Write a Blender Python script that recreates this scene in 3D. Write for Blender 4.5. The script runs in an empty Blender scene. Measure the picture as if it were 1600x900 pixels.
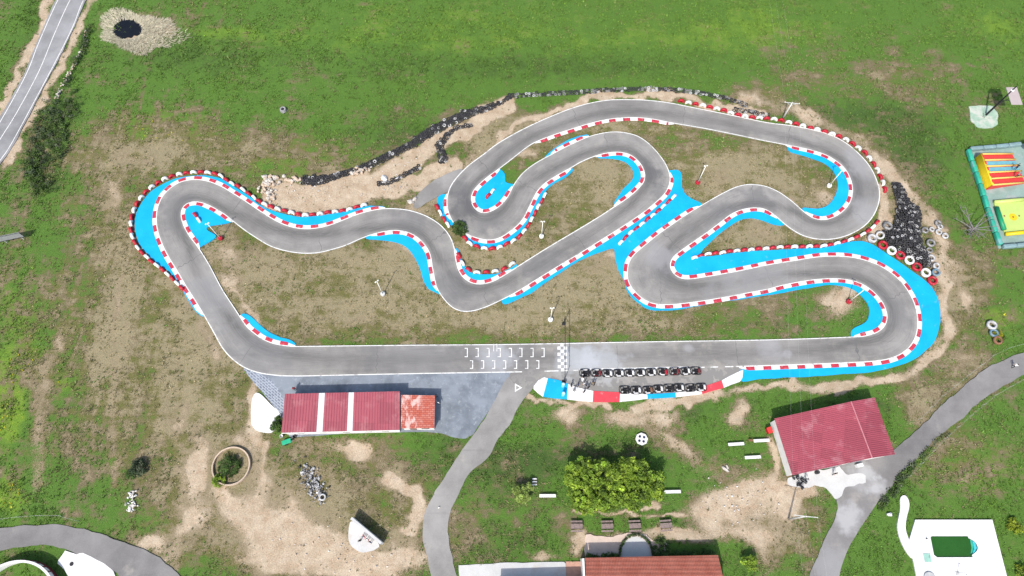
import bpy, bmesh, math, random
import numpy as np
from mathutils import Vector, Matrix, geometry
random.seed(7); rng = np.random.default_rng(7)
C = bpy.context.scene.collection
R = math.radians
# ------------------------------------------------------------------ camera and pixel <-> ground
H, TILT, F = 115.0, R(22.0), 1067.0
ct, st = math.cos(TILT), math.sin(TILT)
def G(u, v, z=0.0):
    x, y = (u-800)/F, (450-v)/F
    t = (H-z)/(ct - y*st)
    return Vector((x*t, (st+y*ct)*t, z))
def PX(X, Y):                       # ground point -> photo pixel (numpy)
    d = Y*st + H*ct
    return 800 + F*X/d, 450 - F*(Y*ct - H*st)/d
cam_d = bpy.data.cameras.new('camera'); cam = bpy.data.objects.new('camera', cam_d); C.objects.link(cam)
cam.location = (0, 0, H); cam.rotation_euler = (TILT, 0, 0)
cam_d.sensor_width = 36; cam_d.lens = 36*F/1600; cam_d.clip_start = 1; cam_d.clip_end = 8000
sc = bpy.context.scene; sc.camera = cam
# ------------------------------------------------------------------ light
AZ, EL = R(22), R(52)
w = bpy.data.worlds.new('World'); sc.world = w; w.use_nodes = True
nt = w.node_tree; sky = nt.nodes.new('ShaderNodeTexSky'); sky.sky_type = 'NISHITA'; sky.sun_disc = False
sky.sun_elevation = EL; sky.sun_rotation = R(202); sky.dust_density = 2.5
bg = nt.nodes['Background']; bg.inputs[1].default_value = 0.15; nt.links.new(sky.outputs[0], bg.inputs[0])
sd = bpy.data.lights.new('sun', 'SUN'); sd.energy = 3.3; sd.angle = R(0.7); sd.color = (1, .955, .89)
sun = bpy.data.objects.new('sun', sd); C.objects.link(sun)
sun.rotation_euler = Vector((math.sin(AZ)*math.cos(EL), math.cos(AZ)*math.cos(EL), -math.sin(EL))).to_track_quat('-Z', 'Y').to_euler()
sc.view_settings.view_transform = 'Standard'; sc.view_settings.look = 'None'; sc.view_settings.gamma = 1
sc.view_settings.exposure = 0.68
# ------------------------------------------------------------------ materials
class NT:
    def __init__(s, name):
        s.m = bpy.data.materials.new(name); s.m.use_nodes = True; s.t = s.m.node_tree
        s.b = s.t.nodes['Principled BSDF']; s.co = s.t.nodes.new('ShaderNodeTexCoord').outputs['Object']
        s.b.inputs['Specular IOR Level'].default_value = .25
    def n(s, k): return s.t.nodes.new(k)
    def put(s, v, sock):
        if isinstance(v, bpy.types.NodeSocket): s.t.links.new(v, sock)
        elif isinstance(v, (tuple, list)): sock.default_value = tuple(v) + ((1,) if len(v) == 3 and len(sock.default_value) == 4 else ())
        else: sock.default_value = v
    def noise(s, scale, detail=4, rough=.55, co=None, dist=0):
        a = s.n('ShaderNodeTexNoise'); a.inputs['Scale'].default_value = scale; a.inputs['Detail'].default_value = detail
        a.inputs['Roughness'].default_value = rough; a.inputs['Distortion'].default_value = dist
        s.put(co or s.co, a.inputs['Vector']); return a.outputs[0]
    def m2(s, op, a, b=0.0, c=0.0):
        k = s.n('ShaderNodeMath'); k.operation = op; s.put(a, k.inputs[0]); s.put(b, k.inputs[1]); s.put(c, k.inputs[2]); return k.outputs[0]
    def ss(s, v, lo, hi, t0=0., t1=1.):
        k = s.n('ShaderNodeMapRange'); k.interpolation_type = 'SMOOTHSTEP'; s.put(v, k.inputs[0])
        for i, q in enumerate((lo, hi, t0, t1)): s.put(q, k.inputs[i+1])
        return k.outputs[0]
    def mix(s, f, a, b, mode='MIX'):
        k = s.n('ShaderNodeMix'); k.data_type = 'RGBA'; k.blend_type = mode
        s.put(f, k.inputs[0]); s.put(a, k.inputs[6]); s.put(b, k.inputs[7]); return k.outputs[2]
    def scale(s, xs, ys, zs=1, rot=0):
        k = s.n('ShaderNodeMapping'); s.put(s.co, k.inputs[0]); k.inputs['Scale'].default_value = (xs, ys, zs); k.inputs['Rotation'].default_value = (0, 0, rot); return k.outputs[0]
    def bump(s, h, strength=.5, dist=.1):
        k = s.n('ShaderNodeBump'); k.inputs['Strength'].default_value = strength; k.inputs['Distance'].default_value = dist
        s.put(h, k.inputs['Height']); s.t.links.new(k.outputs[0], s.b.inputs['Normal'])
    def done(s, col, rough=.85):
        s.put(col, s.b.inputs['Base Color']); s.put(rough, s.b.inputs['Roughness']); return s.m
def plain(name, col, var=.18, scale=1.2, rough=.8, metal=0.0, fine=6.0, dirt=None, damt=.0, dscale=.5):
    t = NT(name); lo = tuple(c*(1-var) for c in col); hi = tuple(min(1, c*(1+var)) for c in col)
    f = t.m2('ADD', t.m2('MULTIPLY', t.noise(scale), .6), t.m2('MULTIPLY', t.noise(fine), .4))
    c = t.mix(t.ss(f, .3, .7), lo, hi)
    if dirt: c = t.mix(t.ss(t.noise(dscale, 6, .65), .62-damt*.35, .72-damt*.2), c, dirt)
    t.b.inputs['Metallic'].default_value = metal
    return t.done(c, rough)
def tinted(name, attr, rough=.9, sub=0.0, trans=None):          # colour from a per-vertex kind colour
    t = NT(name); a = t.n('ShaderNodeAttribute'); a.attribute_name = attr
    t.done(a.outputs[0], rough)
    if trans:
        tr = t.n('ShaderNodeBsdfTranslucent'); t.put(a.outputs[0], tr.inputs[0]); mx = t.n('ShaderNodeMixShader'); mx.inputs[0].default_value = trans
        t.t.links.new(t.b.outputs[0], mx.inputs[1]); t.t.links.new(tr.outputs[0], mx.inputs[2])
        t.t.links.new(mx.outputs[0], t.t.nodes['Material Output'].inputs[0])
    return t.m
def asphalt(name, base, spots=(), dusty=.5, patch=None):
    t = NT(name)
    big = t.noise(.07, 3); mid = t.noise(.35, 5, .6); fine = t.noise(5, 3, .7); grain = t.noise(22, 2, .8)
    k = t.m2('ADD', t.m2('MULTIPLY', big, .45), t.m2('ADD', t.m2('MULTIPLY', mid, .3), t.m2('ADD', t.m2('MULTIPLY', fine, .15), t.m2('MULTIPLY', grain, .1))))
    c = t.mix(t.ss(k, .36, .64), tuple(b*.72 for b in base), tuple(b*1.25 for b in base))
    d = t.ss(t.noise(.16, 6, .65), .56, .72, 0, dusty)
    c = t.mix(d, c, (base[0]*1.75, base[1]*1.7, base[2]*1.6))
    st_ = t.ss(t.noise(1.0, 4, .6, t.scale(.05, .9)), .6, .75, 0, .35)
    c = t.mix(st_, c, tuple(b*.55 for b in base))
    if name == 'track_asphalt':
        at = t.n('ShaderNodeAttribute'); at.attribute_name = 'lane'; sp = t.n('ShaderNodeSeparateColor'); t.put(at.outputs['Color'], sp.inputs[0]); rub, lat, along = sp.outputs
        cv = t.n('ShaderNodeCombineXYZ'); t.put(t.m2('MULTIPLY', along, 1.0), cv.inputs[0]); t.put(t.m2('MULTIPLY', lat, 60.0), cv.inputs[1])
        s1 = t.noise(.16, 5, .65, cv.outputs[0]); s2 = t.noise(.45, 4, .7, cv.outputs[0])
        c = t.mix(t.ss(s1, .42, .72, 0, .30), c, tuple(q*1.45 for q in base)); c = t.mix(t.ss(s2, .5, .75, 0, .22), c, tuple(q*.6 for q in base))
        c = t.mix(t.m2('MULTIPLY', rub, t.ss(t.m2('ADD', s2, t.m2('MULTIPLY', mid, .5)), .42, .92, .28, .85)), c, (.080, .078, .076))
        cv2 = t.n('ShaderNodeCombineXYZ'); t.put(t.m2('MULTIPLY', along, .35), cv2.inputs[0]); t.put(t.m2('MULTIPLY', lat, 150.0), cv2.inputs[1])
        sk = t.noise(.30, 3, .6, cv2.outputs[0]); c = t.mix(t.m2('MULTIPLY', t.ss(sk, .63, .68), t.ss(big, .42, .58, .15, .7)), c, (.075, .074, .073))
        jn = t.m2('FRACT', t.m2('ADD', t.m2('DIVIDE', along, 21.0), t.m2('MULTIPLY', t.m2('SUBTRACT', mid, .5), .01))); c = t.mix(t.m2('LESS_THAN', jn, .005), c, (.11, .108, .105))
        e = t.m2('MULTIPLY', t.m2('ABSOLUTE', t.m2('SUBTRACT', lat, .5)), 2.0); c = t.mix(t.ss(t.m2('ADD', e, t.m2('MULTIPLY', t.m2('SUBTRACT', mid, .5), .5)), .72, 1.0, 0, .35), c, (.30, .285, .26))
    for (u, v, r, col, amt) in spots:
        p = G(u, v); ds = t.n('ShaderNodeVectorMath'); ds.operation = 'DISTANCE'; t.put(t.co, ds.inputs[0]); ds.inputs[1].default_value = p
        q = t.m2('ADD', ds.outputs['Value'], t.m2('MULTIPLY', t.m2('SUBTRACT', mid, .5), r*2.2))
        c = t.mix(t.ss(q, r*.25, r, amt, 0), c, col)
    t.bump(fine, .15, .02)
    return t.done(c, .9)
M = {}
M['track'] = asphalt('track_asphalt', (.190, .183, .172), [
    (775, 556, 4.5, (.42, .43, .45), .75), (900, 562, 5, (.36, .38, .40), .6), (940, 566, 5, (.36, .38, .40), .5), (1075, 545, 1.1, (.30, .30, .31), .4), (1232, 553, 1.1, (.30, .30, .31), .4), (1200, 543, 3, (.3, .3, .31), .4),
    (1010, 270, 4, (.08, .08, .085), .6), (1030, 300, 3, (.10, .10, .105), .45), (725, 325, 4, (.07, .07, .075), .6), (715, 300, 4, (.09, .09, .095), .5), (765, 345, 4, (.10, .10, .105), .35),
    (275, 330, 6, (.11, .11, .115), .4), (1180, 318, 5, (.09, .09, .095), .5), (1130, 330, 5, (.11, .11, .115), .4), (1400, 490, 5, (.12, .12, .125), .4), (1340, 290, 5, (.12, .12, .125), .4),
    (700, 450, 6, (.11, .11, .115), .4), (640, 345, 5, (.11, .11, .115), .35), (850, 415, 6, (.10, .10, .105), .4), (790, 550, 9, (.09, .09, .095), .35), (650, 560, 14, (.12, .12, .125), .4), (1040, 420, 5, (.12, .12, .125), .4),
    (400, 560, 9, (.15, .15, .155), .4), (1160, 420, 12, (.24, .24, .245), .4), (330, 470, 8, (.23, .23, .235), .4), (1350, 250, 6, (.26, .26, .265), .5), (1360, 340, 6, (.27, .27, .275), .5), (1030, 400, 4, (.26, .26, .265), .5)])
M['road'] = asphalt('road_asphalt', (.20, .20, .203), dusty=.3)
M['lane'] = asphalt('lane_asphalt', (.205, .198, .187), dusty=.5)
M['lane2'] = asphalt('worn_lane', (.160, .154, .15), [(1327, 808, 3.2, (.34, .34, .34), .75), (1367, 762, 2.0, (.36, .36, .36), .7), (1342, 747, 3.4, (.30, .30, .30), .6), (1354, 738, 2.0, (.34, .34, .34), .6), (1300, 880, 4, (.26, .26, .26), .5)], dusty=.7)
M['white'] = plain('white_paint', (.56, .56, .55), .12, 2, .6, dirt=(.42, .40, .37), damt=.15, dscale=1.3)
M['line'] = plain('line_paint', (.58, .58, .56), .1, 2, .7, dirt=(.35, .34, .33), damt=.3, dscale=1.5)
M['red'] = plain('red_kerb_paint', (.36, .03, .048), .22, 1.5, .65, dirt=(.34, .14, .14), damt=.25, dscale=1.2)
M['bigred'] = plain('red_band_paint', (.48, .045, .06), .12, 1.0, .6, dirt=(.5, .14, .14), damt=.15, dscale=.8)
def cyan_mat():
    t = NT('cyan_paint'); f = t.noise(.25, 5, .6); g = t.noise(3, 4, .65)
    c = t.mix(t.ss(f, .3, .7), (.0, .275, .53), (.004, .325, .61)); c = t.mix(t.ss(g, .62, .8, 0, .5), c, (.03, .35, .60))
    c = t.mix(t.ss(t.noise(.9, 6, .7), .60, .74, 0, .55), c, (.20, .36, .45)); c = t.mix(t.ss(t.noise(.8, 5, .7, t.scale(.25, 1.6, 1, R(35))), .60, .74, 0, .35), c, (.03, .13, .22)); return t.done(c, .6)
M['cyan'] = cyan_mat()
M['tred'] = plain('red_tyre_paint', (.33, .012, .025), .25, 5, .5, dirt=(.25, .10, .09), damt=.2, dscale=3)
M['twhite'] = plain('white_tyre_paint', (.60, .60, .57), .15, 5, .5, dirt=(.40, .37, .33), damt=.25, dscale=3)
M['rub'] = plain('black_rubber', (.030, .030, .033), .45, 3, .75, dirt=(.07, .065, .06), damt=.2, dscale=1.5)
M['rubg'] = plain('dusty_rubber', (.16, .16, .16), .4, 3, .8, dirt=(.30, .29, .28), damt=.3, dscale=2)
M['rubw'] = plain('pale_rubber', (.42, .42, .42), .25, 3, .7, dirt=(.2, .19, .18), damt=.3, dscale=3)
M['rubb'] = plain('blue_rubber', (.10, .18, .24), .3, 3, .7, dirt=(.2, .19, .18), damt=.3, dscale=3)
M['rust'] = plain('rusty_rubber', (.17, .085, .05), .3, 3, .8)
M['conc'] = plain('pale_concrete', (.42, .42, .41), .1, .5, .85, dirt=(.40, .38, .35), damt=.2, dscale=.4)
M['concw'] = plain('white_concrete', (.56, .555, .545), .06, .6, .8, dirt=(.62, .60, .58), damt=.15, dscale=.3)
M['concg'] = plain('grey_concrete', (.36, .36, .36), .2, .5, .85, dirt=(.5, .49, .48), damt=.2, dscale=.4)
def apron(name, a, b, c3, sq=False):
    t = NT(name); f = t.noise(.22, 6, .65); g = t.noise(1.2, 6, .7); h = t.noise(8, 3, .7)
    c = t.mix(t.ss(f, .35, .62), a, b); c = t.mix(t.ss(g, .55, .7, 0, .7), c, c3); c = t.mix(t.ss(h, .55, .8, 0, .35), c, tuple(q*.5 for q in a))
    if sq:
        v = t.n('ShaderNodeTexBrick'); v.inputs['Scale'].default_value = .9; v.inputs['Mortar Size'].default_value = .06; t.put(t.mix(.25, t.scale(1, 1, 1, R(38)), t.noise(.9)), v.inputs['Vector']); c = t.mix(t.m2('MULTIPLY', v.outputs['Fac'], t.ss(h, .35, .6, .1, .9)), c, (.36, .39, .42))
    c = t.mix(t.ss(t.noise(.5, 8, .75, dist=1.5), .55, .75, 0, .6), c, tuple(q*1.7 for q in b)); return t.done(c, .8)
M['apron'] = apron('blue_grey_concrete', (.112, .128, .148), (.185, .208, .235), (.29, .315, .335))
M['ramp'] = apron('dark_tiled_concrete', (.085, .10, .13), (.15, .17, .21), (.32, .35, .39), True)
M['roofred'] = plain('red_roof_metal', (.265, .055, .075), .12, .4, .5, fine=2, dirt=(.34, .10, .12), damt=.12, dscale=.35)
M['ridge'] = plain('pale_red_metal', (.38, .15, .17), .1, 1, .5)
M['barnroof'] = plain('barn_roof_metal', (.275, .058, .078), .15, .5, .45, fine=3, dirt=(.44, .22, .24), damt=.22, dscale=.22)
def roof_mat(name, col, faded, rot):
    t = NT(name); br = t.n('ShaderNodeTexBrick'); br.inputs['Scale'].default_value = .32; br.inputs['Mortar Size'].default_value = .004; br.inputs['Brick Width'].default_value = .5; br.inputs['Row Height'].default_value = 1.1
    t.put(t.scale(1, 1, 1, rot), br.inputs['Vector']); br.inputs['Color1'].default_value = (*[q*.86 for q in col], 1); br.inputs['Color2'].default_value = (*[q*1.12 for q in col], 1); br.inputs['Mortar'].default_value = (*[q*.6 for q in col], 1)
    c = t.mix(t.ss(t.noise(.3, 5, .65), .52, .70, 0, .55), br.outputs[0], faded); c = t.mix(t.ss(t.noise(1.2, 6, .7, t.scale(1.5, .25, 1, rot)), .60, .76, 0, .55), c, (.13, .06, .05)); c = t.mix(t.ss(t.noise(5, 3, .7), .6, .8, 0, .3), c, tuple(q*.6 for q in col)); return t.done(c, .5)
M['roofred'] = roof_mat('garage_roof_metal', (.27, .066, .085), (.36, .15, .16), R(2)); M['barnroof'] = roof_mat('barn_roof_metal', (.27, .06, .08), (.40, .19, .21), R(103))
M['sky'] = plain('skylight_plastic', (.48, .50, .50), .06, 1, .4)
def annex_mat():
    t = NT('patched_tile'); br = t.n('ShaderNodeTexBrick'); br.inputs['Scale'].default_value = .8; t.put(t.mix(.06, t.co, t.noise(2)), br.inputs['Vector'])
    br.inputs['Color1'].default_value = (.38, .09, .055, 1); br.inputs['Color2'].default_value = (.42, .17, .13, 1); br.inputs['Mortar'].default_value = (.25, .05, .04, 1); br.inputs['Mortar Size'].default_value = .03
    p = t.ss(t.noise(.9, 5, .6, t.scale(1.3, .6)), .48, .6, 0, .85)
    x = t.n('ShaderNodeSeparateXYZ'); t.put(t.co, x.inputs[0]); e = t.ss(x.outputs[0], G(665, 640).x-1.2, G(665, 640).x+.2, 1, 0)
    c = t.mix(t.m2('MULTIPLY', p, e), br.outputs[0], (.58, .42, .38)); return t.done(c, .7)
M['annex'] = annex_mat()
def tile_mat():
    t = NT('terracotta_tile'); wv = t.n('ShaderNodeTexWave'); wv.bands_direction = 'Y'; wv.inputs['Scale'].default_value = .55; wv.inputs['Distortion'].default_value = .6; t.put(t.co, wv.inputs['Vector'])
    c = t.mix(t.ss(t.noise(.6, 5, .7), .3, .7), (.26, .075, .05), (.34, .12, .085)); c = t.mix(t.ss(t.noise(6, 3, .7), .5, .8, 0, .5), c, (.36, .17, .12)); c = t.mix(t.ss(wv.outputs[0], .75, 1, 0, .45), c, (.13, .045, .035))
    t.bump(wv.outputs[0], .5, .05); return t.done(c, .8)
M['tile'] = tile_mat()
M['wall'] = plain('white_render', (.62, .61, .59), .08, .7, .85, dirt=(.45, .43, .40), damt=.2, dscale=.6)
M['wallg'] = plain('grey_render', (.40, .41, .40), .12, .7, .85)
M['maroon'] = plain('maroon_paint', (.13, .02, .025), .15, 1, .7)
M['glass'] = plain('window_glass', (.03, .04, .05), .1, 1, .15)
M['dark'] = plain('dark_metal', (.02, .02, .022), .3, 2, .55)
M['grey'] = plain('grey_metal', (.30, .31, .32), .15, 2, .5, metal=.3)
M['galv'] = plain('galvanised_steel', (.50, .50, .48), .1, 2, .5, metal=.2)
M['pole'] = plain('white_pole_paint', (.66, .65, .60), .1, 2, .5)
M['wood'] = plain('weathered_wood', (.19, .145, .135), .3, 3, .85)
M['woodd'] = plain('dark_wood', (.06, .045, .042), .3, 3, .85)
M['stone'] = plain('pale_stone', (.40, .37, .33), .25, 1.5, .9)
M['dstone'] = plain('grey_rubble', (.24, .24, .245), .45, 1.5, .9)
M['tan'] = plain('tan_masonry', (.42, .33, .25), .15, 2, .9)
M['terra'] = plain('terracotta_paving', (.40, .23, .17), .12, 2, .85)
M['pink'] = plain('pink_sand_paving', (.46, .37, .31), .1, 1, .9, dirt=(.36, .28, .22), damt=.2)
M['yel'] = plain('yellow_vinyl', (.52, .38, .012), .08, 1, .4)
M['lem'] = plain('lemon_vinyl', (.37, .46, .13), .06, 1, .4)
M['cream'] = plain('cream_vinyl', (.60, .38, .10), .06, 1, .4)
M['vred'] = plain('red_vinyl', (.50, .04, .035), .1, 1, .4)
M['vblue'] = plain('blue_vinyl', (.12, .32, .38), .12, 1, .4)
M['vgreen'] = plain('teal_vinyl', (.03, .30, .21), .2, .8, .45, dirt=(.14, .30, .30), damt=.3, dscale=.5)
M['vgrn'] = plain('green_vinyl', (.01, .20, .09), .1, 1, .4)
M['mat'] = plain('faded_teal_matting', (.19, .27, .24), .15, .6, .85, dirt=(.26, .30, .29), damt=.3)
M['vslate'] = plain('slate_vinyl', (.16, .24, .25), .2, .8, .5)
M['board'] = plain('pinkish_board', (.34, .29, .28), .06, 1, .7)
M['padgreen'] = plain('pale_green_concrete', (.24, .34, .26), .2, .8, .85, dirt=(.40, .41, .36), damt=.5, dscale=.5)
M['tgreen'] = plain('green_plastic', (.02, .30, .16), .1, 2, .4)
M['hatch'] = plain('hatch_green', (.22, .38, .32), .1, 2, .6)
M['water'] = plain('green_pool_water', (.018, .075, .012), .12, .3, .08)
M['aqua'] = plain('aqua_tiles', (.05, .38, .42), .2, 2, .4)
M['pond'] = plain('black_pond_water', (.006, .007, .009), .2, .5, .2)
M['bluep'] = plain('pale_blue_vinyl', (.25, .58, .68), .08, 2, .4)
M['bark'] = plain('bark', (.12, .09, .065), .3, 3, .9)
M['deadwood'] = plain('grey_deadwood', (.16, .15, .15), .3, 3, .9)
M['skin'] = plain('skin', (.42, .24, .17), .05, 3, .6)
M['hair'] = plain('dark_hair', (.02, .014, .01), .2, 9, .7)
for k, c in dict(black=(.015, .015, .018), navy=(.02, .03, .07), shirtw=(.62, .62, .62), greyc=(.16, .16, .17), jeans=(.06, .09, .16), redc=(.30, .02, .03), pinkc=(.5, .2, .22), khaki=(.22, .18, .11)).items():
    M['c_'+k] = plain('cloth_'+k, c, .15, 6, .9)
M['leaf'] = tinted('leaf', 'tint', .7, trans=.35)
M['blade'] = tinted('grass_blade', 'tint', .85)
# ------------------------------------------------------------------ helpers
def setp(o, label=None, cat=None, group=None, kind=None):
    for k, v in (('label', label), ('category', cat), ('group', group), ('kind', kind)):
        if v: o[k] = v
    return o
def obj(name, me, m, parent=None, smooth=False):
    o = bpy.data.objects.new(name, me); C.objects.link(o)
    for q in (m if isinstance(m, (list, tuple)) else [m]):
        if me.materials.find(q.name) < 0 or isinstance(m, (list, tuple)): me.materials.append(q)
    if parent: o.parent = parent
    if smooth:
        for p in me.polygons: p.use_smooth = True
    return o
def thing(name, label, cat, loc=(0, 0, 0), rz=0, group=None):
    o = bpy.data.objects.new(name, None); C.objects.link(o); o.location = loc; o.rotation_euler = (0, 0, rz); o.empty_display_size = .3
    return setp(o, label, cat, group)
def mesh(name, v, f):
    me = bpy.data.meshes.new(name); me.from_pydata([tuple(q) for q in v], [], f); me.update(); return me
def npmesh(name, V, Fc, k, cols=None):
    me = bpy.data.meshes.new(name); n = len(Fc)
    me.vertices.add(len(V)); me.vertices.foreach_set('co', np.asarray(V, np.float32).ravel())
    me.loops.add(n*k); me.loops.foreach_set('vertex_index', np.asarray(Fc, np.int32).ravel())
    me.polygons.add(n); me.polygons.foreach_set('loop_start', np.arange(0, n*k, k, dtype=np.int32))
    me.update(calc_edges=True)
    if cols is not None:
        a = me.attributes.new('tint', 'FLOAT_COLOR', 'POINT'); q = np.ones((len(V), 4), np.float32); q[:, :3] = cols; a.data.foreach_set('color', q.ravel())
    return me
class B:                                       # mesh collector
    def __init__(s): s.v = []; s.f = []; s.mi = []
    def add(s, v, f, mi=0):
        k = len(s.v); s.v += [Vector(q) for q in v]; s.f += [tuple(i+k for i in g) for g in f]; s.mi += [mi]*len(f); return s
    def box(s, c, d, rz=0, mi=0, bev=0.0, rot=None):
        bm = bmesh.new(); bmesh.ops.create_cube(bm, size=1)
        bmesh.ops.scale(bm, vec=d, verts=bm.verts)
        if bev: bmesh.ops.bevel(bm, geom=bm.edges[:], offset=bev, segments=2, affect='EDGES', profile=.6)
        mt = Matrix.Translation(c) @ (rot.to_matrix().to_4x4() if rot else Matrix.Rotation(rz, 4, 'Z'))
        bm.verts.index_update(); s.add([mt @ q.co for q in bm.verts], [[q.index for q in f.verts] for f in bm.faces], mi); bm.free(); return s
    def tube(s, p, r, n=8, mi=0, closed=False):
        p = [Vector(q) for q in p]; r = r if isinstance(r, (list, tuple)) else [r]*len(p); k = len(p); vs = []; fs = []
        for i in range(k):
            a, b = p[i-1] if (i or closed) else p[0], p[(i+1) % k] if (i < k-1 or closed) else p[-1]
            d = (b-a).normalized() if (b-a).length else Vector((0, 0, 1)); x = d.orthogonal().normalized() if abs(d.z) > .95 else d.cross(Vector((0, 0, 1))).normalized(); y = x.cross(d)
            vs += [p[i] + (x*math.cos(2*math.pi*j/n) + y*math.sin(2*math.pi*j/n))*r[i] for j in range(n)]
        for i in range(k if closed else k-1):
            for j in range(n): fs.append((i*n+j, i*n+(j+1) % n, ((i+1) % k)*n+(j+1) % n, ((i+1) % k)*n+j))
        if not closed: fs += [tuple(range(n))[::-1], tuple((k-1)*n+j for j in range(n))]
        return s.add(vs, fs, mi)
    def lathe(s, prof, n=16, mi=0, c=(0, 0, 0), a0=0.0, a1=2*math.pi, closedprof=False, axis='Z'):
        full = abs(a1-a0-2*math.pi) < 1e-6; m = n if full else n+1; vs = []; fs = []; k = len(prof); c = Vector(c)
        for i in range(m):
            a = a0+(a1-a0)*i/n
            for r, z in prof: vs.append(c+(Vector((r*math.cos(a), r*math.sin(a), z)) if axis == 'Z' else Vector((r*math.cos(a), z, r*math.sin(a)))))
        for i in range(n):
            for j in range(k if closedprof else k-1): fs.append((i*k+j, ((i+1) % m)*k+j, ((i+1) % m)*k+(j+1) % k, i*k+(j+1) % k))
        return s.add(vs, fs, mi)
    def prism(s, pts, z0, z1, mi=0):
        n = len(pts); vs = [Vector((q[0], q[1], z0)) for q in pts]+[Vector((q[0], q[1], z1)) for q in pts]
        return s.add(vs, [tuple(range(n))[::-1], tuple(range(n, 2*n))]+[(i, (i+1) % n, (i+1) % n+n, i+n) for i in range(n)], mi)
    def hexa(s, lo, hi, mi=0):                  # two rings of four corners
        return s.add(list(lo)+list(hi), [(3, 2, 1, 0), (4, 5, 6, 7)]+[(i, (i+1) % 4, (i+1) % 4+4, i+4) for i in range(4)], mi)
    def mesh(s, name='m'):
        me = mesh(name, s.v, s.f)
        if any(s.mi): me.polygons.foreach_set('material_index', s.mi)
        return me
    def build(s, name, m, parent=None, smooth=False): return obj(name, s.mesh(name), m, parent, smooth)
def kids(o): return [c for c in bpy.data.objects if c.parent == o]
def copytree(o, loc, rz, label, group=None, name=None, ch=None):
    r = o.copy(); C.objects.link(r); r.location = loc; r.rotation_euler = (0, 0, rz); r['label'] = label
    if group: r['group'] = group
    for c, gs in (ch or []):
        d = c.copy(); C.objects.link(d); d.parent = r
        for g in gs:
            e = g.copy(); C.objects.link(e); e.parent = d
    return r
def family(o):
    al = list(C.objects); return [(c, [g for g in al if g.parent == c]) for c in al if c.parent == o]
def smooth_px(pts, closed=True, step=.5):      # Catmull-Rom through photo points, resampled in metres on the ground
    P = [G(*q) for q in pts]; n = len(P); out = []
    for i in range(n if closed else n-1):
        p0, p1, p2, p3 = (P[(i-1) % n], P[i], P[(i+1) % n], P[(i+2) % n]) if closed else (P[max(i-1, 0)], P[i], P[i+1], P[min(i+2, n-1)])
        k = max(2, int((p2-p1).length/step))
        for j in range(k):
            t = j/k; out.append(.5*((2*p1)+(p2-p0)*t+(2*p0-5*p1+4*p2-p3)*t*t+(3*p1-p0-3*p2+p3)*t**3))
    if not closed: out.append(P[-1])
    for _ in range(2):
        out = [out[i] if (not closed and i in (0, len(out)-1)) else (out[i-1]+2*out[i]+out[(i+1) % len(out)])/4 for i in range(len(out))]
    return out
def even(pts, step, closed=False):
    q = pts+[pts[0]] if closed else pts; out = [q[0].copy()]; need = step
    for a, b in zip(q, q[1:]):
        L = (b-a).length; pos = 0.0
        while L-pos >= need:
            pos += need; out.append(a+(b-a)*(pos/L)); need = step
        need -= L-pos
    return out
def vlat(seed):
    return np.random.default_rng(seed).random((512, 512))
_L = {}
def vn(x, y, s, seed):                          # smooth value noise, period s metres
    if seed not in _L: _L[seed] = vlat(seed)
    L = _L[seed]; x = np.asarray(x)/s+171.3; y = np.asarray(y)/s+93.7; i = np.floor(x).astype(int); j = np.floor(y).astype(int); fx = x-i; fy = y-j
    fx = fx*fx*(3-2*fx); fy = fy*fy*(3-2*fy); g = lambda a, b: L[a % 512, b % 512]
    return (g(i, j)*(1-fx)+g(i+1, j)*fx)*(1-fy)+(g(i, j+1)*(1-fx)+g(i+1, j+1)*fx)*fy
hard = np.zeros((1000, 1760), bool)            # where sheets cover the soil, in photo pixels with a margin of 80/50
def mark(pts):
    p = np.array([PX(q[0], q[1]) for q in pts]); px, py = p[:, 0]+80, p[:, 1]+50
    x0, x1, y0, y1 = max(int(px.min()), 0), min(int(px.max())+2, 1760), max(int(py.min()), 0), min(int(py.max())+2, 1000)
    if x1 <= x0 or y1 <= y0: return
    X, Y = np.meshgrid(np.arange(x0, x1), np.arange(y0, y1)); ins = np.zeros(X.shape, bool)
    for (ax, ay), (bx, by) in zip(zip(px, py), zip(np.roll(px, -1), np.roll(py, -1))):
        if ay == by: continue
        ins ^= ((ay > Y) != (by > Y)) & (X < (bx-ax)*(Y-ay)/(by-ay)+ax)
    return x0, x1, y0, y1, ins
def cover(pts, holes=()):
    r = mark(pts)
    if r: hard[r[2]:r[3], r[0]:r[1]] |= r[4]
def ragged(pts, amp, seed):
    n = len(pts); out = []
    for i, p in enumerate(pts):
        d = (pts[(i+1) % n]-pts[i-1]); d = Vector((d.y, -d.x, 0)).normalized() if d.length else Vector((0, 0, 0))
        out.append(p+d*amp*((vn(p.x, p.y, .9, seed)-.5)*1.2+(vn(p.x, p.y, 3.1, seed+1)-.5)*1.6))
    return out
def inside(poly, x, y):
    c = False; n = len(poly)
    for i in range(n):
        a, b = poly[i], poly[i-1]
        if (a.y > y) != (b.y > y) and x < (b.x-a.x)*(y-a.y)/(b.y-a.y)+a.x: c = not c
    return c
def pip(poly, x, y):
    c = np.zeros(x.shape, bool)
    for p, q in zip(poly, poly[-1:]+poly[:-1]):
        if p.y == q.y: continue
        c ^= ((p.y > y) != (q.y > y)) & (x < (q.x-p.x)*(y-p.y)/(q.y-p.y)+p.x)
    return c
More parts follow.
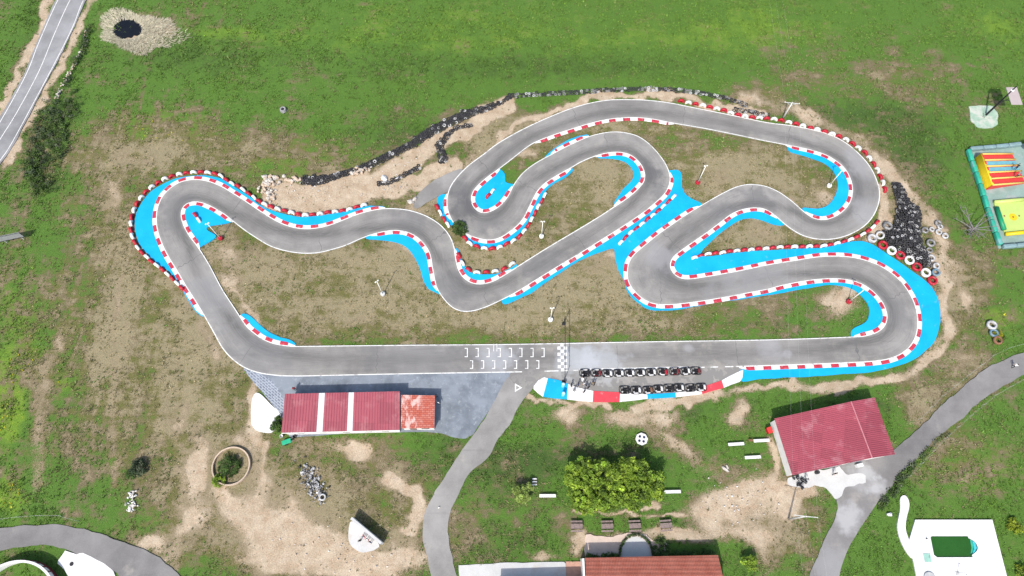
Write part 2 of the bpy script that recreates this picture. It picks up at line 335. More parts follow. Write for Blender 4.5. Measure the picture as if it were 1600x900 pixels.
def sheet(name, pts, z, m, kind='structure', holes=(), skirt=.25, cov=True, extra=()):
    vs = [Vector((p[0], p[1])) for p in pts]; es = [(i, (i+1) % len(pts)) for i in range(len(pts))]; loops = [list(range(len(pts)))]
    for h in holes:
        k = len(vs); vs += [Vector((p[0], p[1])) for p in h]; es += [(k+i, k+(i+1) % len(h)) for i in range(len(h))]; loops.append(list(range(k, k+len(h))))
    vs += [Vector((p[0], p[1])) for p in extra]
    r = geometry.delaunay_2d_cdt(vs, es, [], 1, 1e-5)
    V = [Vector((q.x, q.y, z)) for q in r[0]]; tri = np.array([tuple(f) for f in r[2]]); vv = np.array([(q.x, q.y) for q in V]); cc = vv[tri].mean(1)
    k = pip(pts, cc[:, 0], cc[:, 1])
    for h in holes: k &= ~pip(h, cc[:, 0], cc[:, 1])
    Fs = [tuple(int(i) for i in f) for f in tri[k]]
    for h in [pts]+list(holes):
        k = len(V); n = len(h); V += [Vector((p[0], p[1], z-.0005)) for p in h]+[Vector((p[0], p[1], z-skirt)) for p in h]
        Fs += [(k+i, k+(i+1) % n, k+n+(i+1) % n, k+n+i) for i in range(n)]
    o = obj(name, mesh(name, V, Fs), m); setp(o, kind=kind)
    if cov: cover(pts)
    return o
def strip(name, pts, w, z, m, closed=False, side=1, parent=None):      # flat band of width w on one side of a line
    n = len(pts); V = []; Fs = []
    for i, p in enumerate(pts):
        a, b = (pts[i-1], pts[(i+1) % n]) if closed else (pts[max(i-1, 0)], pts[min(i+1, n-1)])
        d = b-a; nr = Vector((-d.y, d.x, 0)).normalized()*side; V += [Vector((p.x, p.y, z)), Vector((p.x+nr.x*w, p.y+nr.y*w, z))]
    for i in range(n if closed else n-1): j = (i+1) % n; Fs.append((2*i, 2*j, 2*j+1, 2*i+1))
    return V, Fs
ONES = 'zeroth first second third fourth fifth sixth seventh eighth ninth tenth eleventh twelfth thirteenth fourteenth fifteenth sixteenth seventeenth eighteenth nineteenth'.split()
TENS = {2: ('twentieth', 'twenty'), 3: ('thirtieth', 'thirty'), 4: ('fortieth', 'forty'), 5: ('fiftieth', 'fifty'), 6: ('sixtieth', 'sixty'), 7: ('seventieth', 'seventy')}
def ordw(n):
    if n < 20: return ONES[n]
    return TENS[n//10][0] if n % 10 == 0 else TENS[n//10][1]+'-'+ONES[n % 10]
# ------------------------------------------------------------------ the race track
RP = [(1331,526),(1200,530.5),(1000,533.7),(800,537.5),(650,538.7),(500,540.3),(462,540.7),(445,539.5),(427,536),(412,530),(400,522),(387,511),(377,497),(370,486),(358,468),(346,449),(327,413),(310,386),(297,369),(289,355),(283.5,338),(285,326),(291,319),(304,315.5),(318,318),(335,326),(350,335),(362,344.5),(382,360),(400,372),(420,384),(440,391),(460,395),(480,396.5),(500,395),(520,390),(540,384),(560,375),(575,369),(592,364),(610,361),(625,361),(641,365),(654,373),(664,384),(671.5,397.5),(674.5,415),(677.5,431),(682,450),(692,466),(704,479),(716,485.5),(730,487.5),(747,484.5),(767,477),(786,468),(800,461),(817,451),(841,436),(880,412),(907,396),(947,371),(980,350),(1007,331.5),(1027,315),(1040,302),(1046,290),(1048,279),(1046,269),(1041,257),(1030,241),(1014,224),(997,212.5),(980,207.5),(960,205.5),(942,207.5),(920,213),(900,221.5),(884,229),(867,238),(840,252.5),(822,265),(810,277.5),(801,291),(793,307),(782,320),(770,328.5),(756,332.5),(746,329.5),(739,321),(737,310),(740,299),(750,287.5),(765,275),(781,263.5),(800,249),(815,237),(832,225),(850,217),(875,208),(900,200),(925,192.5),(950,187),(975,184.5),(1000,184.5),(1025,187.5),(1050,192.5),(1100,201),(1150,211),(1198,221),(1235,228),(1267,235),(1290,242.5),(1307,252.5),(1320,264),(1328,279),(1331.5,292.5),(1330.5,307.5),(1325,320),(1315,331),(1301,339.5),(1287,343),(1272,341),(1257,331),(1240,316),(1222,302.5),(1210,296),(1198,291),(1185,288.5),(1170,287.5),(1152,291),(1132,300),(1112,311),(1095,321),(1075,333),(1050,350),(1025,368),(1005,384.5),(990,397.5),(981.5,411),(979.5,425),(981,440),(986.5,450),(997,462),(1010,471),(1025,476),(1050,476.5),(1075,474),(1100,470.5),(1125,466.5),(1150,462),(1175,457),(1200,452.5),(1220,447),(1250,441),(1275,437.5),(1300,436),(1320,437),(1340,441.5),(1357,450.5),(1372,464),(1381,477.5),(1385.5,492),(1384,504),(1377,514),(1365,521),(1350,524.5)]
LP = [(1200,572),(1275,569.5),(1325,567.5),(1362,565.5),(1387,562),(1407,554.5),(1422,542.5),(1431,527.5),(1434.5,510),(1434,492.5),(1429,472.5),(1418,452),(1405,436),(1387,421.5),(1367,411),(1347,404.5),(1325,400.5),(1300,399.5),(1275,401),(1250,405),(1225,409),(1200,413),(1162,421),(1125,428),(1100,432),(1080,435),(1065,434.5),(1055,429.5),(1049,421),(1047.5,412.5),(1052,402.5),(1065,392),(1082,380),(1105,364),(1125,349),(1142,336),(1157,329),(1175,325.5),(1190,326),(1201,330),(1212,338.5),(1225,350),(1240,361),(1255,369),(1275,374),(1298,374.5),(1320,370),(1340,361),(1355,350),(1366,336),(1372.5,321),(1375,307.5),(1374.5,295),(1370.5,282),(1364.5,268),(1356,255),(1345,242.5),(1329,228),(1314,218),(1298,210.5),(1275,203.5),(1237,196),(1198,191),(1150,181),(1100,171),(1050,161),(1025,157.5),(1000,155.5),(975,155),(950,156),(925,160),(900,166.5),(875,175.5),(850,186),(825,197.5),(800,210.5),(775,225.5),(755,241),(732,258),(715,275),(704,290),(699,303),(697.5,317),(700,332),(707,347),(718,359),(732,368),(750,374),(762,376),(775,374.5),(787,369.5),(799,361),(808,354),(818,342.5),(825.5,328),(833,312.5),(841,298),(853,286),(872,274),(892,263),(908,253.5),(930,244.5),(950,239.5),(965,238.3),(980,240.5),(992,247.5),(1002,259),(1007,272.5),(1006,282.5),(997,294),(980,309),(962,321),(937,337.5),(900,360),(862,382.5),(825,405.5),(800,421.5),(785,431),(770,439),(755,443),(740,442.5),(728,436),(719,426),(714.5,413),(712,400),(710,385),(704.5,371),(695,357.5),(682,346),(665,336.5),(645,329.5),(625,326),(602,325.3),(585,327.5),(562,333),(540,341.5),(520,349.5),(500,355),(480,357),(460,355),(440,348.5),(420,337.5),(400,324.5),(382,312.5),(362,300),(345,290),(327,283),(312,280),(297,280.3),(280,284.5),(265,294),(252.5,307.5),(245.5,325),(243.5,342.5),(245.5,360),(252,380),(262,400.5),(277,425),(290,447.5),(305,471),(320,496),(335,522.5),(347,544),(362,561),(380,574),(400,582),(425,586.5),(462,588.3),(550,586.5),(650,584.5),(800,582),(900,580),(1050,576),(1100,575),(1150,573.5)]
RL, LL = smooth_px(RP), smooth_px(LP)
RA, LA = np.array([p[:2] for p in RL]), np.array([p[:2] for p in LL])
gxx, gyy = np.meshgrid(np.arange(RA[:, 0].min()-12, RA[:, 0].max()+14, .6), np.arange(RA[:, 1].min()-8, RA[:, 1].max()+8, .6)); gxx[1::2] += .3; gxx, gyy = gxx.ravel(), gyy.ravel()
k = pip(LL, gxx, gyy) & ~pip(RL, gxx, gyy); gxx, gyy = gxx[k], gyy[k]
def near(A, x, y):
    d = np.full(len(x), 1e9); j = np.zeros(len(x), int)
    for o in range(0, len(x), 2000): q = (A[None, :, 0]-x[o:o+2000, None])**2+(A[None, :, 1]-y[o:o+2000, None])**2; j[o:o+2000] = q.argmin(1); d[o:o+2000] = np.sqrt(q.min(1))
    return d, j
k = (near(RA, gxx, gyy)[0] > .3) & (near(LA, gxx, gyy)[0] > .3)
asph = sheet('race_track', LL, .020, M['track'], holes=[RL], cov=False, extra=list(zip(gxx[k], gyy[k])))
vx = np.array([v.co[:2] for v in asph.data.vertices]); dR, jR = near(RA, vx[:, 0], vx[:, 1]); dL, jL = near(LA, vx[:, 0], vx[:, 1])
sR = np.concatenate([[0], np.cumsum(np.linalg.norm(np.diff(RA, axis=0), axis=1))]); lat = dR/(dR+dL+1e-6)
tg = np.roll(RA, -8, 0)-np.roll(RA, 8, 0); an = np.unwrap(np.arctan2(tg[:, 1], tg[:, 0])); cur = (np.roll(an, -8)-np.roll(an, 8)); cur = (cur+math.pi) % (2*math.pi)-math.pi
kern = np.ones(25)/25; cur = np.convolve(np.concatenate([cur[-40:], cur, cur[:40]]), kern, 'same')[40:-40]
l0 = np.clip(.5+.55*cur[jR], .2, .8); rub = np.exp(-((lat-l0)/.20)**2)*np.clip(.55+1.4*np.abs(cur[jR]), 0, 1)
a_ = asph.data.attributes.new('lane', 'FLOAT_COLOR', 'POINT'); q = np.stack([rub, lat, sR[jR], np.ones(len(rub))], -1).astype(np.float32); a_.data.foreach_set('color', q.ravel())
r = mark(LL); hard[r[2]:r[3], r[0]:r[1]] |= r[4]; infield = np.zeros_like(hard); r2 = mark(RL); infield[r2[2]:r2[3], r2[0]:r2[1]] = r2[4]; hard &= ~infield
PROOF = infield.copy()
# pit lane, roads
def spoly(name, px, z, m, amp=0.0, seed=1, closed=True, smooth=True, **kw):
    p = smooth_px(px, True, .6) if smooth else even([G(*q) for q in px], .5, True)[:-1]
    if amp: p = ragged(p, amp, seed)
    return sheet(name, p, z, m, **kw)
spoly('pit_lane', [(800,580),(950,577),(1060,574),(1160,571),(1170,577),(1152,586),(1127,600),(1098,612),(1052,617),(1010,619),(960,617),(927,615),(890,606),(860,594),(838,603),(815,608)], .012, M['track'])
spoly('access_road', [(797,586),(770,630),(745,672),(715,712),(697,740),(675,777),(665,800),(661,830),(664,860),(672,892),(683,945),(722,945),(710,880),(702,850),(700,825),(704,800),(717,770),(735,740),(760,715),(782,680),(793,667),(801,652),(822,620),(836,602),(842,590),(830,580)], .007, M['lane'], .22, 5)
ROADL = [(185,-90),(150,-60),(118,-30),(96,0),(88,6),(58,67),(38,117),(-2,188),(-40,250)]
road_l = [(140,-80),(112,-40),(87,0),(57,67),(37,117),(-3,188),(-45,255),(-70,300),(-45,335),(-25,292),(2,253),(20,228),(65,142),(95,85),(117,40),(134,0),(160,-45),(185,-85)]
spoly('country_road', road_l, .010, M['road'], .12, 9)
V, Fs = [], []
for ln, wd in (([(142,-80),(115,-40),(90,0),(60,67),(40,117),(0,190),(-42,257)], .14), ([(163,-80),(134,-40),(109,0),(85,52),(60,112),(25,177),(0,217),(-38,280)], .14), ([(183,-80),(157,-45),(130,0),(114,40),(92,85),(62,142),(17,225),(0,250),(-28,292)], .14)):
    a, b = strip('', smooth_px(ln, False), wd, .016, None); k = len(V); V += a; Fs += [tuple(i+k for i in f) for f in b]
setp(obj('road_markings', mesh('road_markings', V, Fs), M['line']), kind='structure')
spoly('gravel_road', [(-60,832),(0,824),(50,820),(100,822),(150,832),(200,850),(250,872),(280,900),(300,930),(225,940),(190,900),(178,890),(155,877),(125,867),(100,857),(75,851),(37,854),(0,859),(-60,868)], .006, M['lane2'], .25, 11)
spoly('side_road', [(1640,540),(1600,552),(1555,567),(1512,597),(1470,635),(1440,665),(1402,700),(1362,714),(1330,719),(1298,728),(1300,760),(1308,795),(1295,830),(1275,875),(1267,900),(1258,945),(1302,945),(1312,900),(1327,855),(1355,810),(1380,775),(1402,750),(1425,725),(1462,687),(1512,645),(1550,612),(1600,585),(1640,566)], .006, M['lane2'], .22, 13)
spoly('concrete_forecourt', [(1236,746),(1275,735),(1312,727),(1323,742),(1340,738),(1351,742),(1352,753),(1335,760),(1322,762),(1318,775),(1306,782),(1298,772),(1288,761),(1275,757.5),(1250,760),(1231,756),(1229,747)], .014, M['conc'], .3, 15, smooth=False)
spoly('concrete_apron', [(378,568),(384,580),(398,600),(418,622),(440,648),(452,684),(560,676),(666,674),(690,677),(712,684),(727,686.5),(740,678),(770,633),(800,588),(815,574),(700,576),(560,580),(450,580)], .005, M['apron'], .1, 17, smooth=False)
spoly('tiled_ramp', [(378,574),(386,584),(400,601),(418,622),(440,648),(446,635),(436,610),(420,590),(400,583)], .009, M['ramp'], .1, 19)
spoly('concrete_yard', [(400,611),(411,620),(428,636),(441,648),(440,660),(431,668),(425,677.5),(405,675),(394,668),(391,650),(394,628)], .0145, M['concw'], .15, 21)
spoly('terrace_paving', [(716,883),(790,880),(884,878),(884,930),(722,930)], .006, M['conc'], .1, 23, smooth=False)
spoly('terracotta_terrace', [(884.3,877.3),(913,877.3),(913,930),(884.3,930)], .006, M['terra'], 0, 1, smooth=False)
spoly('sand_paving', [(918,838),(940,836),(972,838),(985,833),(1010,834),(1020,845),(1040,842),(1046,850),(1038,872),(914,874)], .006, M['pink'], .35, 25, smooth=False)
spoly('access_strip', [(646,322),(651,304),(668,290),(688,276),(712,266),(722,262),(726,275),(712,290),(700,299),(683,307),(662,319),(651,327)], .008, M['lane'], .1, 26)
# ------------------------------------------------------------------ painted run-off
RUN = [
 [(318,496),(308,489),(292,465),(281,445),(268,428),(237,404),(220,385),(212,365),(210.5,350),(213.5,332),(221,317),(235,300),(250,290),(270,280),(290,276),(320,274),(342,278),(362,289),(390,307),(407,321),(425,328.5),(450,335.5),(470,339),(490,338.5),(512,335.5),(540,330.5),(560,325.5),(578,321.5),(602,322.5),(602,330),(560,340),(520,356),(490,362),(455,360),(425,347),(400,331),(370,312),(340,295),(312,287),(285,291),(265,305),(254,330),(253,355),(262,385),(280,420),(300,450),(322,490)],
 [(364,347),(350,349.5),(338,351.5),(326,353.5),(321,358),(331,363),(341,368),(333,375),(318,383),(309,389),(300,380),(285,350),(281,335),(286,322),(304,311),(320,316),(345,330)],
 [(374,492),(382,489),(392,494),(402,504),(415,515.5),(432,524.5),(450,530),(462,535),(462,545),(430,545),(400,530),(378,505)],
 [(570,372.5),(600,375),(622,379),(637,387.5),(647,400),(655,415),(660,432),(666,447.5),(671,453),(679,455),(692,462),(686,440),(682,420),(680,400),(672,385),(656,367),(640,358),(610,356),(580,365)],
 [(712,388),(717,390.5),(717.5,399),(721,408),(728,419),(736.5,426),(743,428.3),(760,429),(775,428),(786,425),(800,419),(807,411.5),(810,417),(792,432),(770,444),(740,448),(722,436),(708,412),(707,392)],
 [(729,376),(744,384),(757,387),(771,386.5),(789,381),(805,370),(816,359.5),(824.6,348),(829,338),(837,328),(846.5,310),(851,301),(860,290),(870,284.5),(887,275),(896,267),(895,262),(870,270),(848,283),(835,300),(825,322),(815,338),(800,353),(785,363),(765,369),(745,367),(728,360)],
 [(932,247),(950,247.5),(970,250),(980,255),(989,265),(991,275),(986,285),(975,292.5),(965,307),(960,314),(960,321),(985,312),(1008,290),(1014,272),(1005,250),(990,238),(968,231),(940,236)],
 [(778,262),(787,267),(790,277),(788,284),(796,288),(808,288),(800,303),(787,325),(772,336),(755,340),(740,333),(731,318),(733,299),(748,281),(765,268)],
 [(682,309),(698,302),(705,318),(704,335),(714,350),(702,353),(692,339),(686,322)],
 [(1038,268),(1050,266),(1063,266),(1065,280),(1064.5,292),(1071,304),(1081,311.5),(1098,318),(1085,335),(1050,358),(1012,390),(992,408),(990,430),(998,458),(985,462),(979,450),(972,433),(964,417),(961,400),(961,387),(952,388.5),(940,392.5),(910,405),(882,422.5),(850,442.5),(830,458),(800,471.5),(791,475),(785,474.5),(784,466),(800,453),(845,425),(900,392),(950,362),(1000,328),(1030,302),(1040,285)],
 [(976,446),(985,461),(997,473),(1010,482),(1025,485.5),(1050,485),(1075,481),(1125,471.5),(1175,464),(1225,456.5),(1262,450.5),(1287,446),(1310,445.5),(1330,450),(1345,460),(1356,472.5),(1360,485),(1357.5,497.5),(1350,506),(1330,514.5),(1331,530),(1352,531),(1378,522),(1392,505),(1393,485),(1386,466),(1370,450),(1345,435),(1310,428),(1270,430),(1200,445),(1120,460),(1050,470),(1017,466),(1000,452),(992,435)],
 [(1232,224),(1230,235),(1255,242.5),(1275,249),(1292,256),(1302,266),(1307,277.5),(1309,290),(1307,302.5),(1302,312.5),(1294,321),(1282,325.5),(1257,324.5),(1253,326),(1262,340),(1285,350),(1307,347),(1329,330),(1339,307),(1337,280),(1326,257),(1300,239),(1270,229)],
 [(1226,351.5),(1215,352),(1200,347),(1187,342.5),(1172,340),(1157,344),(1137,355),(1117,372.5),(1100,387.5),(1094,397),(1100,401.5),(1150,394.5),(1200,391),(1235,389),(1281,387.5),(1304,383.5),(1327,377.5),(1347,376),(1370,385),(1385,397),(1407,410),(1425,422.5),(1445,437.5),(1457,450),(1465,465),(1469,480),(1469.5,503),(1465,520),(1459,535),(1445,550),(1425,564),(1400,572.5),(1372,579.5),(1340,583),(1300,585.5),(1250,589),(1200,591),(1175,594),(1156,596.5),(1152.5,582),(1165,573),(1200,568),(1275,564),(1350,562),(1400,551),(1420,530),(1427,505),(1422,478),(1408,448),(1385,427),(1350,412),(1300,406),(1250,412),(1200,420),(1120,436),(1066,441),(1043,425),(1042,408),(1058,386),(1100,356),(1140,328),(1180,318),(1206,327),(1226,345)],
 [(848,249),(860,237),(880,223),(895,216),(910,210.5),(923,210),(915,219),(890,234),(865,247)]]
for i, p in enumerate(RUN): spoly('painted_runoff', p, .010+.0004*i, M['cyan'], .10, 31+i)
# ------------------------------------------------------------------ edge lines and kerbs
V, Fs = [], []
def addstrip(pts, wd, z, closed=False, side=1):
    global V, Fs
    a, b = strip('', pts, wd, z, None, closed, side); k = len(V); V += a; Fs += [tuple(i+k for i in f) for f in b]
def nearest(loop, q): g = G(*q); return min(range(len(loop)), key=lambda i: (loop[i].x-g.x)**2+(loop[i].y-g.y)**2)
addstrip(RL, .15, .026, True)
i0, i1 = nearest(LL, (1160, 573)), nearest(LL, (800, 582)); addstrip(LL[i0:] + LL[:1] if False else LL[i0:], .17, .026) if False else None
i2 = nearest(LL, (815, 582)); addstrip(LL[:i2+1], .17, .026)
i3 = nearest(LL, (1164, 573)); addstrip(LL[i3:]+LL[:1], .17, .026)
for a, b in ((851, 873), (882, 888), (896, 903), (1093, 1101), (1110, 1122), (1133, 1146), (1150, 1160)):
    vv = lambda u: 580.5-(u-860)*.0245; addstrip([G(a, vv(a)), G(b, vv(b))], .17, .026)
for a, b in ((905, 1075),): addstrip([G(a, 579), G(b, 575.2)], .3, .026)
def quad(px, z=.026):
    global V, Fs
    k = len(V); V += [Vector((*G(*q).xy, z)) for q in px]; Fs.append(tuple(range(k, k+4)))
for u in (729, 746, 763, 780.5, 798, 814.3, 831.8, 849):
    for (a, b, c, d) in ((u+.6, 543.7, u+1.9, 558), (u-3, 543.7, u+.6, 544.9), (u-3, 556.8, u+.6, 558)): quad([(a, b), (c, b), (c, d), (a, d)])
for u in (737.3, 754.5, 771.8, 789, 806, 823.5, 840.7):
    for (a, b, c, d) in ((u+.6, 563, u+1.9, 576.2), (u-3, 563, u+.6, 564.2), (u-3, 575, u+.6, 576.2)): quad([(a, b), (c, b), (c, d), (a, d)])
for a, b, c in ((805, 599.3, 0), (805, 612.2, 1), (815.8, 605.8, 2)): pass
T = [G(804.6, 599), G(804.6, 612.5), G(816, 605.8)]
cT = (T[0]+T[1]+T[2])/3; I_ = [cT+(q-cT)*.52 for q in T]
for a, b in ((0, 1), (1, 2), (2, 0)): k = len(V); V += [Vector((q.x, q.y, .026)) for q in (T[a], T[b], I_[b], I_[a])]; Fs.append((k, k+1, k+2, k+3))
for u in (771, 776): quad([(u, 537), (u+.8, 537), (u+.8, 549), (u, 549)], .0262)
setp(obj('track_markings', mesh('track_markings', V, Fs), M['line']), kind='structure')
VB, FB, MI = [], [], []
for r_ in range(9):
    for c_ in range(3):
        x0 = 870.7+c_*4.9+r_*.12; y0 = 536.6+r_*4.85; k = len(VB); VB += [Vector((*G(a, b).xy, .0245)) for a, b in ((x0, y0), (x0+4.9, y0), (x0+4.9, y0+4.85), (x0, y0+4.85))]
        if (r_+c_) % 2: FB.append((k, k+1, k+2, k+3)); MI.append(0)
        else: VB = VB[:-4]
me = mesh('finish_line', VB, FB); me.polygons.foreach_set('material_index', MI); setp(obj('finish_line', me, [M['white'], M['dark']]), kind='structure')
def kerb(loop, a, b, wd=.66, red=1.45, white=1.5):
    i, j = nearest(loop, a), nearest(loop, b); pts = loop[i:j+1] if j > i else loop[i:]+loop[:j+1]
    pts = even(pts, .1); n = len(pts); vs = []; fs = []; mi = []; L = n*.1
    for q, p in enumerate(pts):
        d = pts[min(q+1, n-1)]-pts[max(q-1, 0)]; nr = Vector((d.y, -d.x, 0)).normalized(); s = q*.1
        ww = wd*min(1, .25+s/2.2, .25+(L-s)/2.2)
        for t, z in ((0, .012), (.03, .05), (.5, .075), (.95, .06), (1, .0)): vs.append(Vector((p.x+nr.x*ww*t, p.y+nr.y*ww*t, z)))
    for q in range(n-1):
        ph = (q*.1-1.2) % (red+white); m = 1 if (ph < red and 1.2 < q*.1 < L-1.2) else 0
        for t in range(4): fs.append((q*5+t, (q+1)*5+t, (q+1)*5+t+1, q*5+t+1)); mi.append(m)
    me = mesh('kerb', vs, fs); me.polygons.foreach_set('material_index', mi); setp(obj('kerb', me, [M['white'], M['red']]), kind='structure')
    cover([Vector(v) for v in vs[0::5]]+[Vector(v) for v in vs[4::5]][::-1])
for a, b in (((460,541),(376,495)), ((311,388),(364,346)), ((577,368.5),(684,455)), ((796,463),(1046.5,268)), ((918,213.5),(860,241)), ((801,293),(780,264.5)), ((836,223),(1052,193)), ((1228,226.5),(1258,332)), ((1092,322.5),(1336,526))): kerb(RL, a, b)
for a, b in (((1155,573.5),(1216,341.5)), ((730,367),(892,263)), ((930,244.5),(960,322)), ((798,423),(711.5,392)), ((604,325.3),(319,494)), ((699.5,302),(706,345))): kerb(LL, a, b)
# wide painted pit kerb
PK = [((834,603.5),(833.5,607.5)),((841,594.5),(840,614)),((850,589.5),(847.5,619.3)),((856,591),(848.5,619.8)),((872,593.8),(866,622.3)),((887.5,600),(886,624)),((905,606),(904,626.3)),((927,611),(926,628)),((948,612),(947,628.3)),((969,613),(968,628)),((990,614.5),(990,625.8)),((1011,616),(1012,623)),((1035,615),(1035,622)),((1055.5,613.5),(1056,620.6)),((1075,611.5),(1076,618.2)),((1096,609),(1097,615.6)),((1104,602.5),(1112,611)),((1127.5,594.5),(1131,606)),((1140,587.5),(1144,600.5)),((1152.5,581.5),(1156,596.5)),((1161,577.5),(1160,590))]
PC = [0,0,0,1,1,0,0,2,2,0,0,1,1,0,0,2,2,0,0,0]
b = B(); z0, z1 = .02, .09
for i, c in enumerate(PC):
    p = [G(*PK[i][0]), G(*PK[i+1][0]), G(*PK[i+1][1]), G(*PK[i][1])]
    b.add([Vector((q.x, q.y, z1)) for q in p]+[Vector((p[0].x, p[0].y, -.1)), Vector((p[1].x, p[1].y, -.1)), Vector((p[2].x, p[2].y, -.2)), Vector((p[3].x, p[3].y, -.2))], [(0, 1, 2, 3), (0, 4, 5, 1), (2, 6, 7, 3)], c)
setp(b.build('pit_kerb', [M['white'], M['cyan'], M['bigred']]), kind='structure')
cover([G(*q[0]) for q in PK]+[G(*q[1]) for q in PK][::-1])
# ------------------------------------------------------------------ tyres
def arch_mesh():
    b = B(); prof = [(.02, -.15), (.30, -.16), (.40, -.24), (.56, -.25), (.66, -.19), (.69, 0), (.66, .19), (.56, .25), (.40, .24), (.30, .16), (.02, .15)]
    b.lathe(prof, 14, 0, (0, 0, 0), R(-10), R(190), True, 'Y'); return b.mesh('half_buried_tyre')
am = arch_mesh(); am2 = am.copy()
for me_, mm in ((am, M['tred']), (am2, M['twhite'])):
    me_.materials.append(mm)
    for p in me_.polygons: p.use_smooth = True
def tyre_row(px, sp, first, where, group, skip=(), h=0.0):
    pts = even(smooth_px(px, False, .3), sp); n = len(pts)
    for i, p in enumerate(pts):
        a, b = pts[max(i-1, 0)], pts[min(i+1, n-1)]; d = b-a
        red = (i % 2 == 0) == (first == 'red'); o = bpy.data.objects.new('half_buried_tyre', am if red else am2); C.objects.link(o)
        o.location = (p.x+rng.normal(0, .03), p.y+rng.normal(0, .04), -.04+rng.normal(0, .03)+h); o.rotation_euler = (rng.normal(0, .06), 0, math.atan2(d.y, d.x)+rng.normal(0, .07)); s = 1+rng.normal(0, .03); o.scale = (s, 1.05+rng.normal(0, .06), s)
        setp(o, f"{'red' if red else 'white'} half-buried tyre {ordw(i+1)} from the {where}", 'tyre', group)
    return n
tyre_row([(284,450),(276,442),(265,431),(250,418),(232,404.5),(217,389),(208.5,372),(205,355),(207,341),(212,325),(220.5,310),(230,299.5),(241,291),(250,284.5),(262,278.5),(275,274),(285,272),(296,270.3),(309,270),(320,269.3),(331,271),(343,274.5),(355,283),(375,293),(392,305),(407,316.5),(417,320.5),(428,325),(447,330),(458,333.5),(469,336),(481,336.5),(493,335),(504,333.5),(516,331.5),(527,331),(538,329),(550,326.5),(562,322.5),(576,320)], 1.40, 'red', 'lower end of barrier round left hairpin', 'tyre barrier round the left hairpin')
tyre_row([(1065,158.5),(1086,163),(1105,167),(1126,172),(1150,179),(1175,183.5),(1200,186),(1217,188),(1229,191),(1241,193),(1252,197),(1263,199),(1284,205),(1307,212),(1318,217),(1330,223.5),(1340,231),(1351,239),(1365,257),(1371,268),(1376,279),(1380,290),(1382,299)], 1.45, 'red', 'left end of the barrier along the top right bend', 'tyre barrier along the top right bend')
tyre_row([(1085,403),(1100,398.5),(1122,395.5),(1144,393),(1166,391),(1190,389),(1213,387),(1235,386),(1258,386),(1281,384.5),(1304,381.5),(1327,375),(1347,367),(1363,356),(1371,346)], 1.36, 'white', 'left end of barrier below the right hand hairpin', 'tyre barrier below the right hairpin')
tyre_row([(970,379),(979,369.5),(989,361),(999,353.5),(1008,346.5),(1018,338.5),(1027.5,331),(1036,322.5),(1046,314),(1054.5,306)], 1.44, 'white', 'lower end of the diagonal row on blue paint', 'diagonal tyre row on the blue run-off')
tyre_row([(727,372.5),(731,379),(739,383.5),(751.5,387),(764,389),(776,388),(788,384),(800,377.5),(811,370),(819.5,361),(826.5,351),(832,341),(838,329.5),(844,320),(850,307.5),(856,297)], 1.45, 'red', 'bush end of barrier below the central hairpin', 'tyre barrier below the central hairpin')
tyre_row([(717,399),(720,406),(726,416),(736,424),(750,426.5),(765,425),(780.5,423),(793.5,417),(805,410)], 1.72, 'red', 'left end of barrier in the middle chicane', 'tyre barrier in the middle chicane')
tyre_row([(305.5,336),(309.5,341.5),(315,348.5)], 1.4, 'red', 'top of short row inside the left hairpin', 'short tyre row inside the left hairpin')
tyre_row([(763,307.5),(767.5,302),(773,295.5)], 1.5, 'red', 'bottom of short row inside central hairpin island', 'short tyre row inside the central hairpin')
tyre_row([(683,323.5),(688,333),(693.5,342.5),(700,352)], 1.45, 'red', 'access strip end of row left of the bush', 'short tyre row by the bush')
TP = [(.33, -.12), (.35, -.155), (.46, -.165), (.55, -.13), (.58, -.06), (.58, .06), (.55, .13), (.46, .165), (.35, .155), (.33, .12)]
def tyre_me(name, R_, n=20, mats=('rub',), wide=1.0):
    b = B(); b.lathe([(r*R_/.58, z*R_/.58*wide) for r, z in TP], n, 0, closedprof=True)
    me = b.mesh(name)
    for q in mats: me.materials.append(M[q])
    for p in me.polygons: p.use_smooth = True
    return me
BIG = {}
def big_tyre(u, v, d, mk, label, tilt=0.0, z=None):
    k = mk
    if k not in BIG:
        BIG[k] = tyre_me('truck_tyre', .5, 24, (mk,), 1.25)
    o = bpy.data.objects.new('truck_tyre', BIG[k]); C.objects.link(o); s = d; o.scale = (s, s, s)
    o.location = G(u, v)+Vector((0, 0, (.17*s if z is None else z)+abs(math.sin(tilt))*.5*s)); o.rotation_euler = (tilt, 0, rng.random()*6)
    setp(o, label, 'tyre', 'large tyres round the dark heap' if u < 1500 else 'three tyres near the side road')
for i, (u, v) in enumerate(((1378, 384), (1391.6, 392.6), (1405, 400), (1419.6, 407.6), (1431, 418), (1445, 427), (1455.4, 439.4))):
    red = i % 2 == 0
    big_tyre(u, v, 1.78, 'tred' if red else 'twhite', f"large {'red' if red else 'white'} tyre lying flat, {ordw(i+1)} from the top in the heap's painted row")
